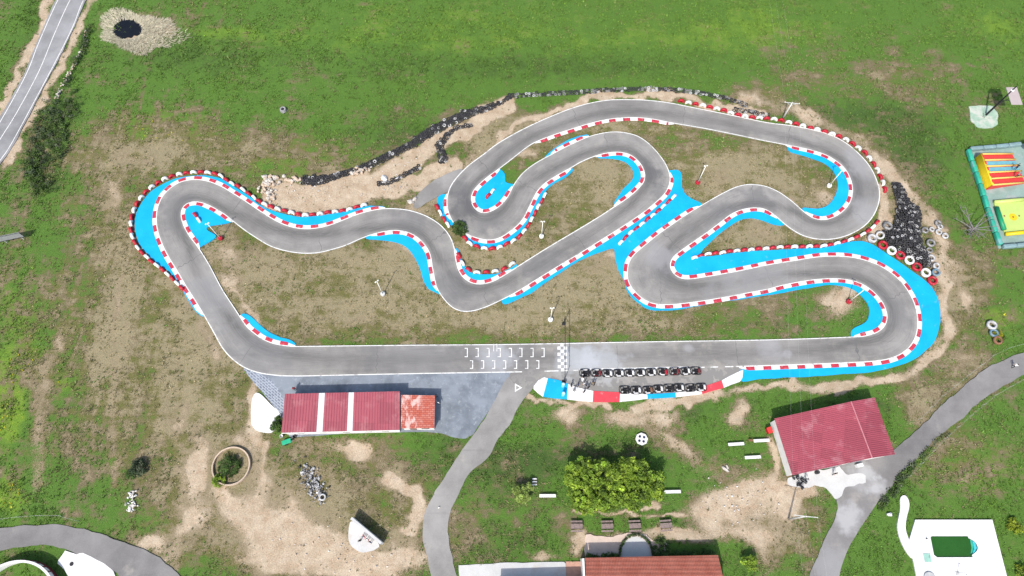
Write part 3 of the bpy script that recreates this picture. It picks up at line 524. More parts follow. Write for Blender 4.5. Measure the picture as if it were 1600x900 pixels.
for u, v, d, mk, lb in ((1361, 374, 1.8, 'rubw', 'large white tyre lying at the left tip of the dark heap, beside the small barrier'), (1373, 369.6, 1.6, 'rubw', 'pale grey tyre between the white tip tyre and the dark heap'), (1385, 354.6, 1.8, 'rubg', 'large grey tyre on bare soil at the upper left edge of the heap'),
    (1444, 360.6, 1.3, 'rubg', 'dull grey tyre nearest the heap in the loose group on grass'), (1455, 359, 1.0, 'rubw', 'small white ring tyre second in the loose group on grass'), (1464.4, 350, 1.25, 'rubg', 'grey tyre at the top of the loose group on grass'), (1467.6, 355, 1.05, 'rubw', 'white ring tyre touching the topmost grey one on grass'), (1465.6, 363.4, 1.2, 'rubw', 'white tyre at the middle bottom of the loose grass group'), (1475.6, 369.4, 1.2, 'rubw', 'white tyre farthest right of the loose group on grass'),
    (1452.6, 380.6, 1.6, 'rubg', 'big dusty tyre at the top of the line right of the heap'), (1451, 392, 1.2, 'rubg', 'dark dusty tyre second in the line right of the heap'), (1453.6, 404, 1.4, 'rubw', 'pale tyre in the middle of the line right of the heap'), (1461.6, 416.6, 1.3, 'rubw', 'pale tyre directly above the blue one right of the heap'), (1460.6, 427, 1.5, 'rubb', 'blue painted tyre at the lower right corner of the heap'),
    (1547.5, 509, 1.75, 'rubw', 'white tyre topmost of three in grass near the side road'), (1551, 521, 1.5, 'rubb', 'blue and white tyre in the middle of three near the side road'), (1557, 532.5, 1.6, 'rust', 'rusty brown tyre lowest of three near the side road')):
    big_tyre(u, v, d, mk, lb, rng.normal(0, .12))
# the black heap: top layer tyre by tyre, the hidden and the far ones as mass
T0 = [(.16, -.06), (.17, -.085), (.25, -.09), (.30, -.05), (.30, .05), (.25, .09), (.17, .085), (.16, .06)]
def small_tyre(nm, mk, n=14):
    b = B(); b.lathe(T0, n, 0, closedprof=True); me = b.mesh(nm); me.materials.append(M[mk])
    for p in me.polygons: p.use_smooth = True
    return me
SM = [small_tyre('car_tyre', k) for k in ('rub', 'rubg', 'rubw')]
tb = B(); tb.lathe(T0, 11, 0, closedprof=True); TV = np.array([tuple(q) for q in tb.v]); TF = np.array(tb.f)
def edge_d(poly, x, y):
    m = 9e9; p = Vector((x, y, 0))
    for i in range(len(poly)):
        a, b = poly[i-1], poly[i]; d = b-a; t = max(0, min(1, (p-a).dot(d)/max(d.length_squared, 1e-9))); m = min(m, (p-a-d*t).length)
    return m
def rnd_rot(t): return Matrix.Rotation(rng.random()*6.28, 3, 'Z') @ Matrix.Rotation(rng.normal(0, t), 3, 'X')
MASS = []                                       # (location, rotation, size, material)
heap = [G(1340+x/5, 280+y/5) for x, y in ((250,40),(290,30),(335,42),(372,100),(402,175),(475,228),(492,290),(484,400),(505,515),(545,580),(585,680),(510,702),(450,668),(380,618),(300,568),(205,508),(185,412),(275,368),(298,250),(298,150),(268,95))]
xs = [p.x for p in heap]; ys = [p.y for p in heap]; cnt = 0; hp = []
y = min(ys)
while y < max(ys):
    x = min(xs)
    while x < max(xs):
        q = (x+rng.normal(0, .08), y+rng.normal(0, .08))
        if inside(heap, *q): hp.append(q)
        x += .47
    y += .46
print('heap tyres', len(hp))
hp.sort(key=lambda q: q[1])
for i, q in enumerate(hp):
    e = edge_d(heap, *q); z = min(1.5, e*.7)+.06
    for k in range(int(z/.35)): MASS.append((Vector((q[0]+rng.normal(0, .1), q[1]+rng.normal(0, .1), .1+k*.33)), rnd_rot(.3), 1+rng.normal(0, .06), 0))
    if i < 295:
        rr = rng.random(); mi = 0 if rr < .80 else (1 if rr < .95 else 2)
        o = bpy.data.objects.new('car_tyre', SM[mi]); C.objects.link(o); o.location = (q[0], q[1], z+.12); o.rotation_euler = rnd_rot(.45).to_euler(); s = 1+rng.normal(0, .09); o.scale = (s, s, s)
        setp(o, ('black car tyre lying among many alike in the dark heap', 'dusty grey car tyre lying on top of the dark heap', 'pale car tyre showing a white ring on the dark heap')[mi], 'tyre', 'car tyres in the dark heap')
    else: MASS.append((Vector((q[0], q[1], z+.12)), rnd_rot(.45), 1, int(rng.random() > .8)+int(rng.random() > .95)))
mass2 = []
def bank(line, sp, hgt, pale, tilt):
    P = [(G(u, v), w_*.112) for u, v, w_ in line]
    for (a, wa), (b, wb) in zip(P, P[1:]):
        L = (b-a).length; d = (b-a).normalized(); nr = Vector((-d.y, d.x, 0)); s = 0.0
        while s < L:
            w_ = wa+(wb-wa)*s/L; t = -w_
            while t <= w_:
                hh = hgt*(1-(t/max(w_, .01))**2*.8) if w_ > .45 else hgt*.3
                for k in range(max(1, int(hh/.2))):
                    rr = rng.random(); mass2.append((a+d*(s+rng.normal(0, .08))+nr*(t+rng.normal(0, .08))+Vector((0, 0, .07+k*.19)), rnd_rot(tilt), 1+rng.normal(0, .1), 0 if rr > pale else (2 if rr < pale*.45 else 1)))
                t += sp
            s += sp
bank([(474,281,7),(490,282,9),(505,280,8),(522,276,5),(560,264,5),(600,247,5.5),(640,227,6),(660,213,8),(680,201,9),(700,191,8),(725,179,9),(745,173,7),(765,168,5),(780,160,4),(797,151,3.5)], .5, .60, .10, .35)
bank([(797,150,3),(830,148,3),(860,146,3),(900,144,3.5),(930,141.5,3.5),(960,140,3.5),(1000,138.5,3),(1040,139.5,3),(1070,141.5,3.5),(1100,146,3.5),(1130,152,3.5),(1150,158,3),(1166,165,2.5)], .56, .35, .42, .3)
bank([(1148,171,2.5),(1180,176,3),(1203,182,2.5)], .55, .35, .3, .3)
bank([(590,287,3),(605,284.5,3.5),(622,278,3.5),(640,268,3.5),(656,259,4)], .5, .45, .12, .4)
bank([(684,226,3),(690,236,6),(694,250,6),(688,255,4)], .5, .5, .22, .4)
bank([(686,228,5),(698,210,4),(712,199,4),(738,194,4)], .5, .45, .15, .4)
def mass_obj(name, lst, label, cat):
    V = np.concatenate([(TV*s) @ np.array(m).T+np.array(l) for l, m, s, k in lst]); n = len(TV)
    Fc = np.concatenate([TF+i*n for i in range(len(lst))]); me = npmesh(name, V, Fc, 4)
    me.polygons.foreach_set('material_index', np.repeat([q[3] for q in lst], len(TF)).astype(np.int32))
    o = obj(name, me, [M['rub'], M['rubg'], M['rubw']]); setp(o, label, cat, None, 'stuff'); return o
mass_obj('tyre_bank', mass2, 'long banks of black car tyres piled along the dirt channel and top bend', 'tyres')
mass_obj('tyre_heap', MASS, 'lower layers of black car tyres inside the dark heap', 'tyres')
# ------------------------------------------------------------------ karts
def kart():
    t = thing('racing_kart', '', 'kart')
    b = B(); b.box((0, 0, .07), (1.25, .62, .03)); b.tube([(-.75, -.33, .1), (.1, -.36, .1), (.75, -.25, .1)], .022, 6); b.tube([(-.75, .33, .1), (.1, .36, .1), (.75, .25, .1)], .022, 6); b.tube([(-.62, -.6, .13), (-.62, .6, .13)], .022, 6); b.tube([(.58, -.5, .12), (.58, .5, .12)], .02, 6)
    b.build('chassis', M['dark'], t)
    b = B(); ring = []
    for i in range(40):
        a = 2*math.pi*i/40; c, s = math.cos(a), math.sin(a); ring.append((.93*abs(c)**.45*(1 if c > 0 else -1), .68*abs(s)**.45*(1 if s > 0 else -1), .17))
    b.tube(ring, .045, 8, closed=True); b.tube([(-.9, -.5, .26), (-.95, 0, .28), (-.9, .5, .26)], .04, 6)
    b.build('bumper', M['c_black'], t, True)
    b = B(); sv = []; n = 7
    for i in range(6):
        x, z = [(.32, .12), (.05, .11), (-.14, .14), (-.26, .30), (-.33, .48), (-.36, .58)][i]
        for j in range(n):
            q = (j/(n-1)*2-1); sv.append((x+abs(q)**3*.08, q*.21, z+abs(q)**2*.13))
    b.add(sv, [(i*n+j, (i+1)*n+j, (i+1)*n+j+1, i*n+j+1) for i in range(5) for j in range(n-1)])
    st_ = b.build('seat', M['c_black'], t, True); md = st_.modifiers.new('s', 'SOLIDIFY'); md.thickness = .03
    for x, y_, r_, w_ in ((-.62, -.53, .145, .21), (-.62, .53, .145, .21), (.58, -.5, .13, .14), (.58, .5, .13, .14)):
        b = B(); b.lathe([(r_*.5, -w_/2*.8), (r_*.9, -w_/2), (r_, -w_/2*.7), (r_, w_/2*.7), (r_*.9, w_/2), (r_*.5, w_/2*.8)], 14, 0, (x, y_, .14), axis='Y', closedprof=True); wh = b.build('wheel', M['rub'], t, True)
        b = B(); b.lathe([(.02, -w_*.3), (r_*.52, -w_*.35), (r_*.52, w_*.35), (.02, w_*.3)], 10, 0, (x, y_, .14), axis='Y'); b.build('rim', M['rubg'], wh)
    for s in (-1, 1):
        b = B(); b.box((-.02, s*.52, .16), (.72, .2, .17), bev=.05); b.build('side_pod', M['c_black'] if s > 0 else M['white'], t)
    b = B(); pts = []
    for y_ in (-.42, -.25, 0, .25, .42): pts += [(.90-abs(y_)*.35, y_*1.15, .14), (.80-abs(y_)*.3, y_*1.15, .31), (.40-abs(y_)*.1, y_*.75, .44)]
    b.add(pts, [(i*3+j, i*3+3+j, i*3+4+j, i*3+1+j) for i in range(4) for j in range(2)]); f = b.build('front_fairing', M['white'], t, True); md = f.modifiers.new('s', 'SOLIDIFY'); md.thickness = .025
    b = B(); b.box((-.45, .34, .24), (.30, .24, .26), bev=.03); b.box((-.45, .34, .40), (.12, .14, .08), bev=.02); b.build('engine', M['rubg'], t)
    b = B(); b.box((-.42, -.33, .22), (.28, .18, .2), bev=.03); b.build('fuel_tank', M['rubw'], t)
    b = B(); b.tube([(.24+.03*math.cos(a), .15*math.sin(a), .46+.13*math.cos(a)) for a in np.linspace(0, 6.28, 17)[:-1]], .016, 6, closed=True); b.tube([(.24, -.13, .46), (.24, .13, .46)], .012, 6); b.build('steering_wheel', M['dark'], t)
    b = B(); b.tube([(.5, 0, .12), (.25, 0, .46)], .018, 6); b.build('steering_column', M['grey'], t)
    return t
K0 = kart(); KF = family(K0)
KM = {}
def recolour(o, part, key):
    for c in list(C.objects):
        if c.parent == o and c.name.split('.')[0] == part:
            kk = (part, key)
            if kk not in KM:
                KM[kk] = c.data.copy(); KM[kk].materials.clear(); KM[kk].materials.append(M[key])
            c.data = KM[kk]
row1 = [(913.7,583),(931.7,583),(949,583.7),(966.7,583.3),(983.7,583),(1000,582.6),(1017,581.8),(1035,581.4),(1053.7,580.6),(1070.7,580.4),(1086.7,579.8)]
row2 = [(975.7,609.5),(993.7,610),(1012,609.8),(1028.3,608),(1045,606.8),(1060.7,606),(1078,606.3),(1095,605.4)]
look1 = ['plain black racing kart', 'maroon and black racing kart', 'black racing kart with white nose', 'black racing kart with white nose', 'black racing kart with white nose', 'black racing kart with white nose', 'black racing kart with white nose', 'black racing kart with reddish nose', 'black racing kart with maroon pods', 'black racing kart with white nose', 'dark racing kart with maroon trim']
look2 = ['dark racing kart', 'black racing kart with white nose', 'black racing kart with orange nose', 'black racing kart with white nose', 'plain dark racing kart', 'black racing kart with white nose', 'plain dark racing kart', 'black racing kart with white nose']
first = True; todo = []
for row, look, nm, n in ((row1, look1, 'upper row on dashed line', 11), (row2, look2, 'lower row by painted kerb', 8)):
    for i, (u, v) in enumerate(row):
        lb = f"{look[i]}, {ordw(i+1)} from left in {nm}"
        sl = math.atan2(3, 175)+rng.normal(0, .05)
        if first: o = K0; o.location = G(u, v)+Vector((0, 0, .026)); o.rotation_euler = (0, 0, sl); o['label'] = lb; o['group'] = 'karts parked in the upper row'; first = False
        else: o = copytree(K0, G(u, v)+Vector((0, 0, .026)), sl, lb, 'karts parked in the upper row' if n == 11 else 'karts parked in the lower row', ch=KF)
        todo.append((o, look[i], i))
for o, lk, i in todo:
    if True:
        if 'maroon' in lk:
            recolour(o, 'side_pod', 'maroon'); recolour(o, 'front_fairing', 'maroon' if i != 10 else 'c_black')
        if 'reddish' in lk: recolour(o, 'front_fairing', 'tred')
        if 'orange' in lk: recolour(o, 'front_fairing', 'rust')
        if lk.startswith(('plain', 'dark')):
            recolour(o, 'front_fairing', 'c_black' if 'maroon' not in lk else 'maroon'); recolour(o, 'side_pod', 'c_black')
# ------------------------------------------------------------------ people
def body(name, J, bones, feet=True):            # J: name -> (x,y,z,r); one skinned surface
    me = bpy.data.meshes.new(name); ks = list(J); me.from_pydata([J[k][:3] for k in ks], [(ks.index(a), ks.index(b)) for a, b in bones], [])
    o = bpy.data.objects.new(name, me); C.objects.link(o); md = o.modifiers.new('k', 'SKIN')
    for i, k in enumerate(ks):
        s = me.skin_vertices[0].data[i]; r = J[k][3]; s.radius = (r, r) if not isinstance(r, tuple) else r; s.use_root = (k == 'pelvis')
    o.modifiers.new('u', 'SUBSURF').levels = 1; o.modifiers['u'].render_levels = 1
    dg = bpy.context.evaluated_depsgraph_get(); m2 = bpy.data.meshes.new_from_object(o.evaluated_get(dg)); bpy.data.objects.remove(o)
    for p in m2.polygons: p.use_smooth = True
    return m2
BON = [('pelvis','waist'),('waist','chest'),('chest','neck'),('neck','head0'),('head0','head'),('head','nose')]+[(a+s, b+s) for s in 'LR' for a, b in (('hip','knee'),('knee','ankle'),('ankle','toe'),('sho','elb'),('elb','wri'),('wri','palm'),('palm','f1'),('palm','f2'),('palm','f3'),('palm','f4'),('wri','thumb'))]+[('pelvis','hipL'),('pelvis','hipR'),('chest','shoL'),('chest','shoR')]
def pose(bend=0.0, armL=(.12, .02), armR=(.12, .02), stride=0.0):
    J = {'pelvis': (0, 0, .93, .135), 'waist': (.02+bend*.15, 0, 1.10, .125), 'chest': (.0+bend*.42, 0, 1.36-bend*.12, .15), 'neck': (.01+bend*.6, 0, 1.50-bend*.22, .055), 'head0': (.02+bend*.66, 0, 1.58-bend*.24, .082), 'head': (.03+bend*.7, 0, 1.68-bend*.26, .085), 'nose': (.125+bend*.74, 0, 1.625-bend*.28, .016)}
    for s, sg, (ax, ay), st_ in (('L', 1, armL, stride), ('R', -1, armR, -stride)):
        J['hip'+s] = (0, sg*.10, .88, .095); J['knee'+s] = (.03+st_*.5, sg*.11, .49, .062); J['ankle'+s] = (st_*.8-.02, sg*.12, .09, .042); J['toe'+s] = (st_*.8+.17, sg*.14, .035, .035)
        sx, sz = bend*.42, 1.43-bend*.12; J['sho'+s] = (sx, sg*.20, sz, .066); J['elb'+s] = (sx-.03+ax*.5, sg*(.27+ay), sz-.28, .045); wx, wy, wz = sx+ax*1.6, sg*(.27+ay), sz-.50+abs(ax)*.15
        J['wri'+s] = (wx, wy, wz, .03); J['palm'+s] = (wx+.02, wy, wz-.08, .032)
        for q, (fy, fl) in enumerate(((.028, .075), (.009, .085), (-.01, .08), (-.028, .065))): J[f'f{q+1}'+s] = (wx+.045+fy*.3, wy+fy, wz-.08-fl, .0095)
        J['thumb'+s] = (wx+.05, wy-sg*.03, wz-.07, .011)
    return J
POSES = [pose(), pose(armL=(.2, .04), armR=(.05, .08)), pose(bend=.75, armL=(.26, .0), armR=(.24, .02)), pose(stride=.26, armL=(-.1, .03), armR=(.14, .03))]
PM = [body('person', J, BON) for J in POSES]; PH = [J['head'][:3] for J in POSES]; HM = {}
hb = B(); hb.lathe([(.0, .085), (.045, .078), (.078, .045), (.092, .0), (.088, -.05), (.07, -.085)], 14, 0, axis='Z')
hair0 = hb.mesh('hair'); hair0.materials.append(M['hair'])
for p in hair0.polygons: p.use_smooth = True
def person(u, v, face, ps, top, leg, label, group=None, z=.03):
    key = (ps, top, leg)
    if key not in HM:
        me = PM[ps].copy()
        for k in ('skin', top, leg, 'c_black'): me.materials.append(M[k])
        hd = PH[ps]
        for p in me.polygons:
            c = p.center
            p.material_index = 3 if c.z < .085 else (2 if c.z < .95 and abs(c.y) < .235 else (0 if ((c.z > hd[2]-.15 and (c-Vector(hd)).length < .2) or abs(c.y) > .235 and c.z < 1.2 and c.z < hd[2]-.45) else 1))
        HM[key] = me
    o = bpy.data.objects.new('person', HM[key]); C.objects.link(o); o.location = G(u, v)+Vector((0, 0, z)); o.rotation_euler = (0, 0, face)
    h = bpy.data.objects.new('hair', hair0); C.objects.link(h); h.parent = o; h.location = (PH[ps][0]-.016, 0, PH[ps][2]+.018)
    return setp(o, label, 'person', group)
PG = 'people on the pit lane'
for a in ((891.8,604,.3,0,'c_black','c_black','person in black at the right edge of the blue kerb band'), (896.5,611.8,1.2,1,'c_greyc','c_black','person in grey top standing on the white kerb beside the blue band'), (912.3,613.8,2.2,0,'c_black','c_navy','person in dark clothes alone on the white kerb left of the red band'),
    (902.6,602.5,.2,1,'c_navy','c_black','person in navy top facing the karts near the white kerb edge'), (909.2,597.5,1.4,2,'c_shirtw','c_navy','person in white shirt bending over the first kart'), (912,601.3,2.6,1,'c_shirtw','c_jeans','person in white shirt standing upright behind the bending person'),
    (918.6,608,2.0,0,'c_black','c_jeans','person in black top and jeans on asphalt above the white kerb'), (914.3,606.5,.8,1,'c_greyc','c_jeans','person in grey top and jeans beside the one in black top'), (925,601.3,1.6,0,'c_khaki','c_black','person in khaki top standing left of a pair on the pit lane'), (928.2,602,2.8,0,'c_black','c_black','person all in black at the right of a pair on pit lane')):
    person(*a, group=PG)
person(1580.5, 573.5, .6, 3, 'c_shirtw', 'c_black', 'person in white top walking on the side road')
person(685, 631, 1, 1, 'c_shirtw', 'c_navy', "person in white shirt standing in the shade by the annex's right wall")
person(683, 620.5, 2, 0, 'c_greyc', 'c_black', "person in grey standing near the annex's upper right corner")
person(462, 609, -1, 0, 'c_redc', 'c_black', "person in dark red beside the garage's upper left corner")
person(564.2, 845, 2.4, 0, 'c_black', 'c_black', 'person in black standing alone on the round concrete pad')
person(571, 838.5, -2.4, 1, 'c_pinkc', 'c_shirtw', 'person in pink top next to the wall on the round pad')
person(580.5, 847, -2.2, 0, 'c_navy', 'c_greyc', 'person in navy by the wall on the round pad')
person(575.5, 842.5, -2.2, 1, 'c_shirtw', 'c_redc', 'person in white top and red trousers by the pad wall')
person(1300.8, 741, -1.2, 0, 'c_black', 'c_black', "person in black standing on the barn's white forecourt")
person(1256.5, 750, 1, 1, 'c_greyc', 'c_black', 'person in grey beside the two quad bikes at the barn')
person(1577, 271, 1, 2, 'c_black', 'c_navy', 'person in black climbing in the blue lane of the red slide', z=1.3)
person(1580, 282, 1, 2, 'c_greyc', 'c_black', 'person in grey climbing in the red lane of the slide', z=1.2)
# ------------------------------------------------------------------ lamp posts
def lamp_post(u, v, base, label, rz):
    t = thing('lamp_post', label, 'lamp post', G(u, v), rz, 'lamp posts inside the circuit')
    b = B(); b.lathe([(0, .0), (.42, 0), (.45, .1), (.45, .42), (.40, .5), (.12, .52), (0, .52)], 16); b.build('base', M[base], t)
    b = B(); b.tube([(0, 0, .4), (0, 0, 3), (0, 0, 6.2)], [.085, .075, .055], 10); b.tube([(-.26, 0, 6.12), (.26, 0, 6.12)], .03, 6); b.build('pole', M['pole'], t, True)
    for s in (-1, 1):
        b = B(); b.box((s*.26, 0, 6.16), (.26, .24, .12), bev=.03, rot=Matrix.Rotation(s*.5, 3, 'Y').to_quaternion()); hd = b.build('lamp_head', M['pole'], t)
        b = B(); b.box((s*.275, 0, 6.085), (.2, .18, .02), rot=Matrix.Rotation(s*.5, 3, 'Y').to_quaternion()); b.build('lens', M['glass'], hd)
for a in ((345, 373, 'tred', 'white lamp post on a red drum inside the left hairpin', .5), (1090, 286, 'tred', 'white lamp post on a red drum right of the central loop', .2), (1325.5, 472, 'tred', 'white lamp post on a red drum inside the lower right hairpin', -.6),
    (860, 500, 'twhite', 'white lamp post on a white drum above the start line', .1), (598.5, 460, 'galv', 'white lamp post on a grey base in the left dry infield', .7), (846, 370, 'twhite', 'white lamp post on a white drum below the central hairpin', 0), (1295, 291, 'twhite', 'white lamp post on a white drum inside the upper right hairpin', .4)): lamp_post(*a)
# ------------------------------------------------------------------ power poles and wires
def power_pole(u, v, h, ang, label, halfw=1.45):
    t = thing('power_pole', label, 'power pole', G(u, v), ang, 'power poles carrying the wires')
    b = B(); b.tube([(0, 0, -.1), (0, 0, h*.5), (0, 0, h)], [.17, .14, .10], 10); b.build('pole', M['galv'], t, True)
    b = B(); b.box((0, 0, h-.05), (halfw*2, .10, .10)); b.tube([(0, 0, h-.9), (-halfw*.6, 0, h-.1)], .04, 6); b.tube([(0, 0, h-.9), (halfw*.6, 0, h-.1)], .04, 6); b.build('crossarm', M['galv'], t)
    out = []
    for x in (-halfw*.95, 0, halfw*.95):
        b = B(); b.lathe([(0, 0), (.05, 0), (.07, .06), (.04, .1), (.07, .16), (.04, .2), (0, .22)], 10, 0, (x, 0, h)); b.build('insulator', M['wall'], t, True)
        out.append(Matrix.Translation(t.location) @ Matrix.Rotation(ang, 4, 'Z') @ Vector((x, 0, h+.2)))
    return out
w1 = power_pole(1222.7, 185.5, 5.1, R(-8), 'pale power pole with wide crossarm beside the top right tyre barrier')
w2 = power_pole(1232.5, 811, 6.8, R(-6), 'pale leaning-looking power pole with crossarm below the barn forecourt', 1.8)
def wire(a, b_, sag, label):
    pts = [a+(b_-a)*t-Vector((0, 0, sag*4*t*(1-t))) for t in np.linspace(0, 1, 13)]
    b = B(); b.tube(pts, .0045, 5); setp(b.build('power_wire', M['galv'], None), label, 'wire', 'wires between the power poles')
for i, nm in enumerate(('leftmost', 'middle', 'rightmost')):
    wire(w1[i], w2[i], 1.0, f'{nm} of three thin wires running from pole to pole across the barn')
    wire(w1[i], w1[i]+Vector((1.0, 70, 2)), .5, f'{nm} of three thin wires leaving the upper pole over the field')
    wire(w2[i], w2[i]+Vector((.5, -40, 0)), .5, f'{nm} of three thin wires leaving the lower pole downwards')
# ------------------------------------------------------------------ start gantry
t = thing('start_gantry', 'thin dark start gantry spanning the track over the chequered line', 'gantry', G(880.5, 597))
gb = G(880.7, 506.5)-G(880.5, 597)
for p in (Vector((0, 0, 0)), gb):
    b = B(); b.tube([p, p+Vector((0, 0, 4.0))], .07, 8); b.build('post', M['dark'], t)
    b = B(); b.box(p+Vector((0, 0, .15)), (.6, .5, .3), bev=.05); b.build('base', M['dark'], t)
b = B(); q = gb.normalized()
for dz in (3.6, 4.0): b.tube([Vector((0, 0, dz)), gb+Vector((0, 0, dz))], .035, 6)
n = 18
for i in range(n): b.tube([gb*(i/n)+Vector((0, 0, 3.6 if i % 2 else 4.0)), gb*((i+1)/n)+Vector((0, 0, 4.0 if i % 2 else 3.6))], .018, 5)
b.build('truss', M['dark'], t)
b = B(); b.box(gb*.32+Vector((0, 0, 3.45)), (.14, .9, .28), bev=.02); b.build('signal_box', M['dark'], t)
for (u, v), lb in (((879.3, 603.5), 'pale blue padded post nearer the gantry foot on blue kerb'), ((879.6, 617.5), 'pale blue padded post at the lower edge of blue kerb')):
    t = thing('padded_post', lb, 'post', G(u, v)+Vector((0, 0, .09)), 0, 'padded posts on the blue kerb band')
    b = B(); b.lathe([(0, 0), (.26, 0), (.28, .06), (.28, 1.5), (.24, 1.58), (0, 1.6)], 14); b.build('pad', M['bluep'], t, True)
    b = B(); b.lathe([(0, 1.6), (.16, 1.6), (.16, 1.66), (0, 1.68)], 12); b.build('cap', M['white'], t)
# ------------------------------------------------------------------ buildings
def inset(pts, d):
    c = sum(pts, Vector())/len(pts); return [p+(c-p).normalized()*d for p in pts]
def walls(b, P, z0, hs, th=.2):
    n = len(P)
    for i in range(n):
        a, c = P[i], P[(i+1) % n]; ha, hc = hs[i], hs[(i+1) % n]; d = (c-a).normalized(); nr = Vector((-d.y, d.x, 0))*th
        b.hexa([Vector((*q.xy, z0)) for q in (a, c, c+nr, a+nr)], [Vector((a.x, a.y, ha)), Vector((c.x, c.y, hc)), Vector((*(c+nr).xy, hc)), Vector((*(a+nr).xy, ha))])
def opening(parent, a, c, s0, s1, z0, z1, name, m, out=1, frame='wallg', handle=False):
    d = (c-a).normalized(); nr = Vector((d.y, -d.x, 0))*out; L = (c-a).length; p, q = a+d*(s0*L), a+d*(s1*L)
    def slab(e0, e1, g, bb): bb.hexa([Vector((*(w_+nr*e).xy, z0-g)) for w_, e in ((p-d*g, e0), (q+d*g, e0), (q+d*g, e1), (p-d*g, e1))], [Vector((*(w_+nr*e).xy, z1+g)) for w_, e in ((p-d*g, e0), (q+d*g, e0), (q+d*g, e1), (p-d*g, e1))])
    b = B(); slab(.003, .035, .07, b); fr = b.build('frame' if name == 'window' else 'door_frame', M[frame], parent) if name == 'window' else None
    b = B(); slab(.036, .06, 0, b); o = b.build('pane' if name == 'window' else 'door', M[m], fr or parent)
    if handle: b = B(); b.tube([p+d*.15+nr*.09+Vector((0, 0, 1.0)), p+d*.15+nr*.09+Vector((0, 0, 1.18))], .02, 6); b.build('handle', M['grey'], o)
def ribbed(NW, NE, SE, SW, n, amp, th=.06, u0=0., u1=1., lift=0.0, across=False, fill=.45):
    b = B(); V0 = []; up = Vector((0, 0, 1))
    P = (lambda s, t: NW*(1-s)*(1-t)+NE*s*(1-t)+SE*s*t+SW*(1-s)*t) if not across else (lambda t, s: NW*(1-s)*(1-t)+NE*s*(1-t)+SE*s*t+SW*(1-s)*t)
    ss_ = []
    for i in range(n):
        a = u0+(u1-u0)*i/n; w_ = (u1-u0)/n; ss_ += [(a, 0), (a+w_*(1-fill), 0), (a+w_*(1-fill*.8), amp), (a+w_*(1-fill*.2), amp)]
    ss_.append((u1, 0)); k = len(ss_)
    for s, z in ss_: V0 += [P(s, 0)+up*(z+lift), P(s, 1)+up*(z+lift), P(s, 0)+up*(lift-th), P(s, 1)+up*(lift-th)]
    fs = []
    for i in range(k-1): a = 4*i; fs += [(a, a+1, a+5, a+4), (a+2, a+6, a+7, a+3), (a, a+4, a+6, a+2), (a+1, a+3, a+7, a+5)]
    fs += [(0, 2, 3, 1), (4*k-4, 4*k-3, 4*k-1, 4*k-2)]; b.add(V0, fs); return b
# garage
t = thing('garage_building', 'long low garage with ribbed red roof and two white skylight strips', 'building')
Z = 3.0; nw, ne, se, sw = G(445.3, 615.3, Z), G(625, 611.5, Z+.0), G(624.2, 671, Z), G(438.7, 675.4, Z)
for q in (se, sw): q.z -= .35
P = inset([nw, ne, se, sw], .35); b = B(); walls(b, [P[3], P[2], P[1], P[0]], -.1, [2.55, 2.55, 2.9, 2.9]); b.build('wall', M['wall'], t)
def lerp(a, c, s): return a+(c-a)*s
cuts = [0, .295, .347, .553, .600, 1]
for k, (a, c) in enumerate(zip(cuts, cuts[1:])):
    sky_ = k in (1, 3); n = max(2, int((c-a)*44))
    ribbed(lerp(nw, ne, a), lerp(nw, ne, c), lerp(sw, se, c), lerp(sw, se, a), n, .075 if not sky_ else .03, lift=.002*k).build('skylight' if sky_ else 'roof', M['sky' if sky_ else 'roofred'], t)
for s0, s1, nm, m_, z0, z1 in ((.08, .2, 'door', 'grey', 0, 2.3), (.26, .38, 'door', 'grey', 0, 2.3), (.45, .57, 'door', 'grey', 0, 2.3), (.65, .75, 'window', 'glass', 1, 2.1), (.82, .92, 'window', 'glass', 1, 2.1)): opening(t, P[1], P[0], s0, s1, z0, z1, nm, m_, -1, handle=(nm == 'door')); 
for s0 in (.1, .3, .5, .7, .85): opening(t, P[3], P[2], s0, s0+.06, 1.1, 1.9, 'window', 'glass', 1)
b = B(); b.tube([lerp(sw, se, 0)+Vector((0, -.08, -.05)), lerp(sw, se, 1)+Vector((0, -.08, -.05))], .07, 8); b.build('gutter', M['galv'], t)
t = thing('annex_building', 'small annex with patched orange and white roof joined to the garage', 'building')
Z = 2.5; an, ae, as_, aw = G(626.6, 617, Z), G(679.7, 618, Z), G(678.6, 669, Z), G(626.6, 669.3, Z)
P2 = inset([an, ae, as_, aw], .3); b = B(); walls(b, [P2[3], P2[2], P2[1], P2[0]], -.1, [2.4]*4); b.build('wall', M['wall'], t)
ribbed(an, ae, as_, aw, 30, .03).build('roof', M['annex'], t)
opening(t, P2[3], P2[2], .2, .42, 0, 2.05, 'door', 'wood', 1, handle=True); opening(t, P2[3], P2[2], .6, .85, 1, 1.9, 'window', 'glass', 1); opening(t, P2[2], P2[1], .3, .7, 1, 2, 'window', 'glass', 1)
# barn
t = thing('barn_building', 'large red roofed barn with white walls beside the side road', 'building')
Z = 3.0; nw, ne, se, sw = G(1210, 654, Z), G(1366.5, 621, Z), G(1398.5, 710, Z), G(1238, 742.5, Z); rn, rs = G(1329.5, 627.5, 3.65), G(1362.5, 715.5, 3.65)
P = inset([nw, ne, se, sw], .35); b = B()
walls(b, [P[3], lerp(P[3], P[2], .775), P[2], P[1], lerp(P[0], P[1], .775), P[0]], -.1, [2.85, 3.45, 2.85, 2.85, 3.45, 2.85]); b.build('wall', M['wall'], t)
ribbed(nw, rn, rs, sw, 30, .07, across=True).build('roof', M['barnroof'], t); ribbed(rn, ne, se, rs, 30, .07, across=True, lift=.002).build('roof', M['barnroof'], t)
b = B(); b.tube([rn+Vector((0, 0, .05)), rs+Vector((0, 0, .05))], .11, 6); b.build('ridge_cap', M['ridge'], t)
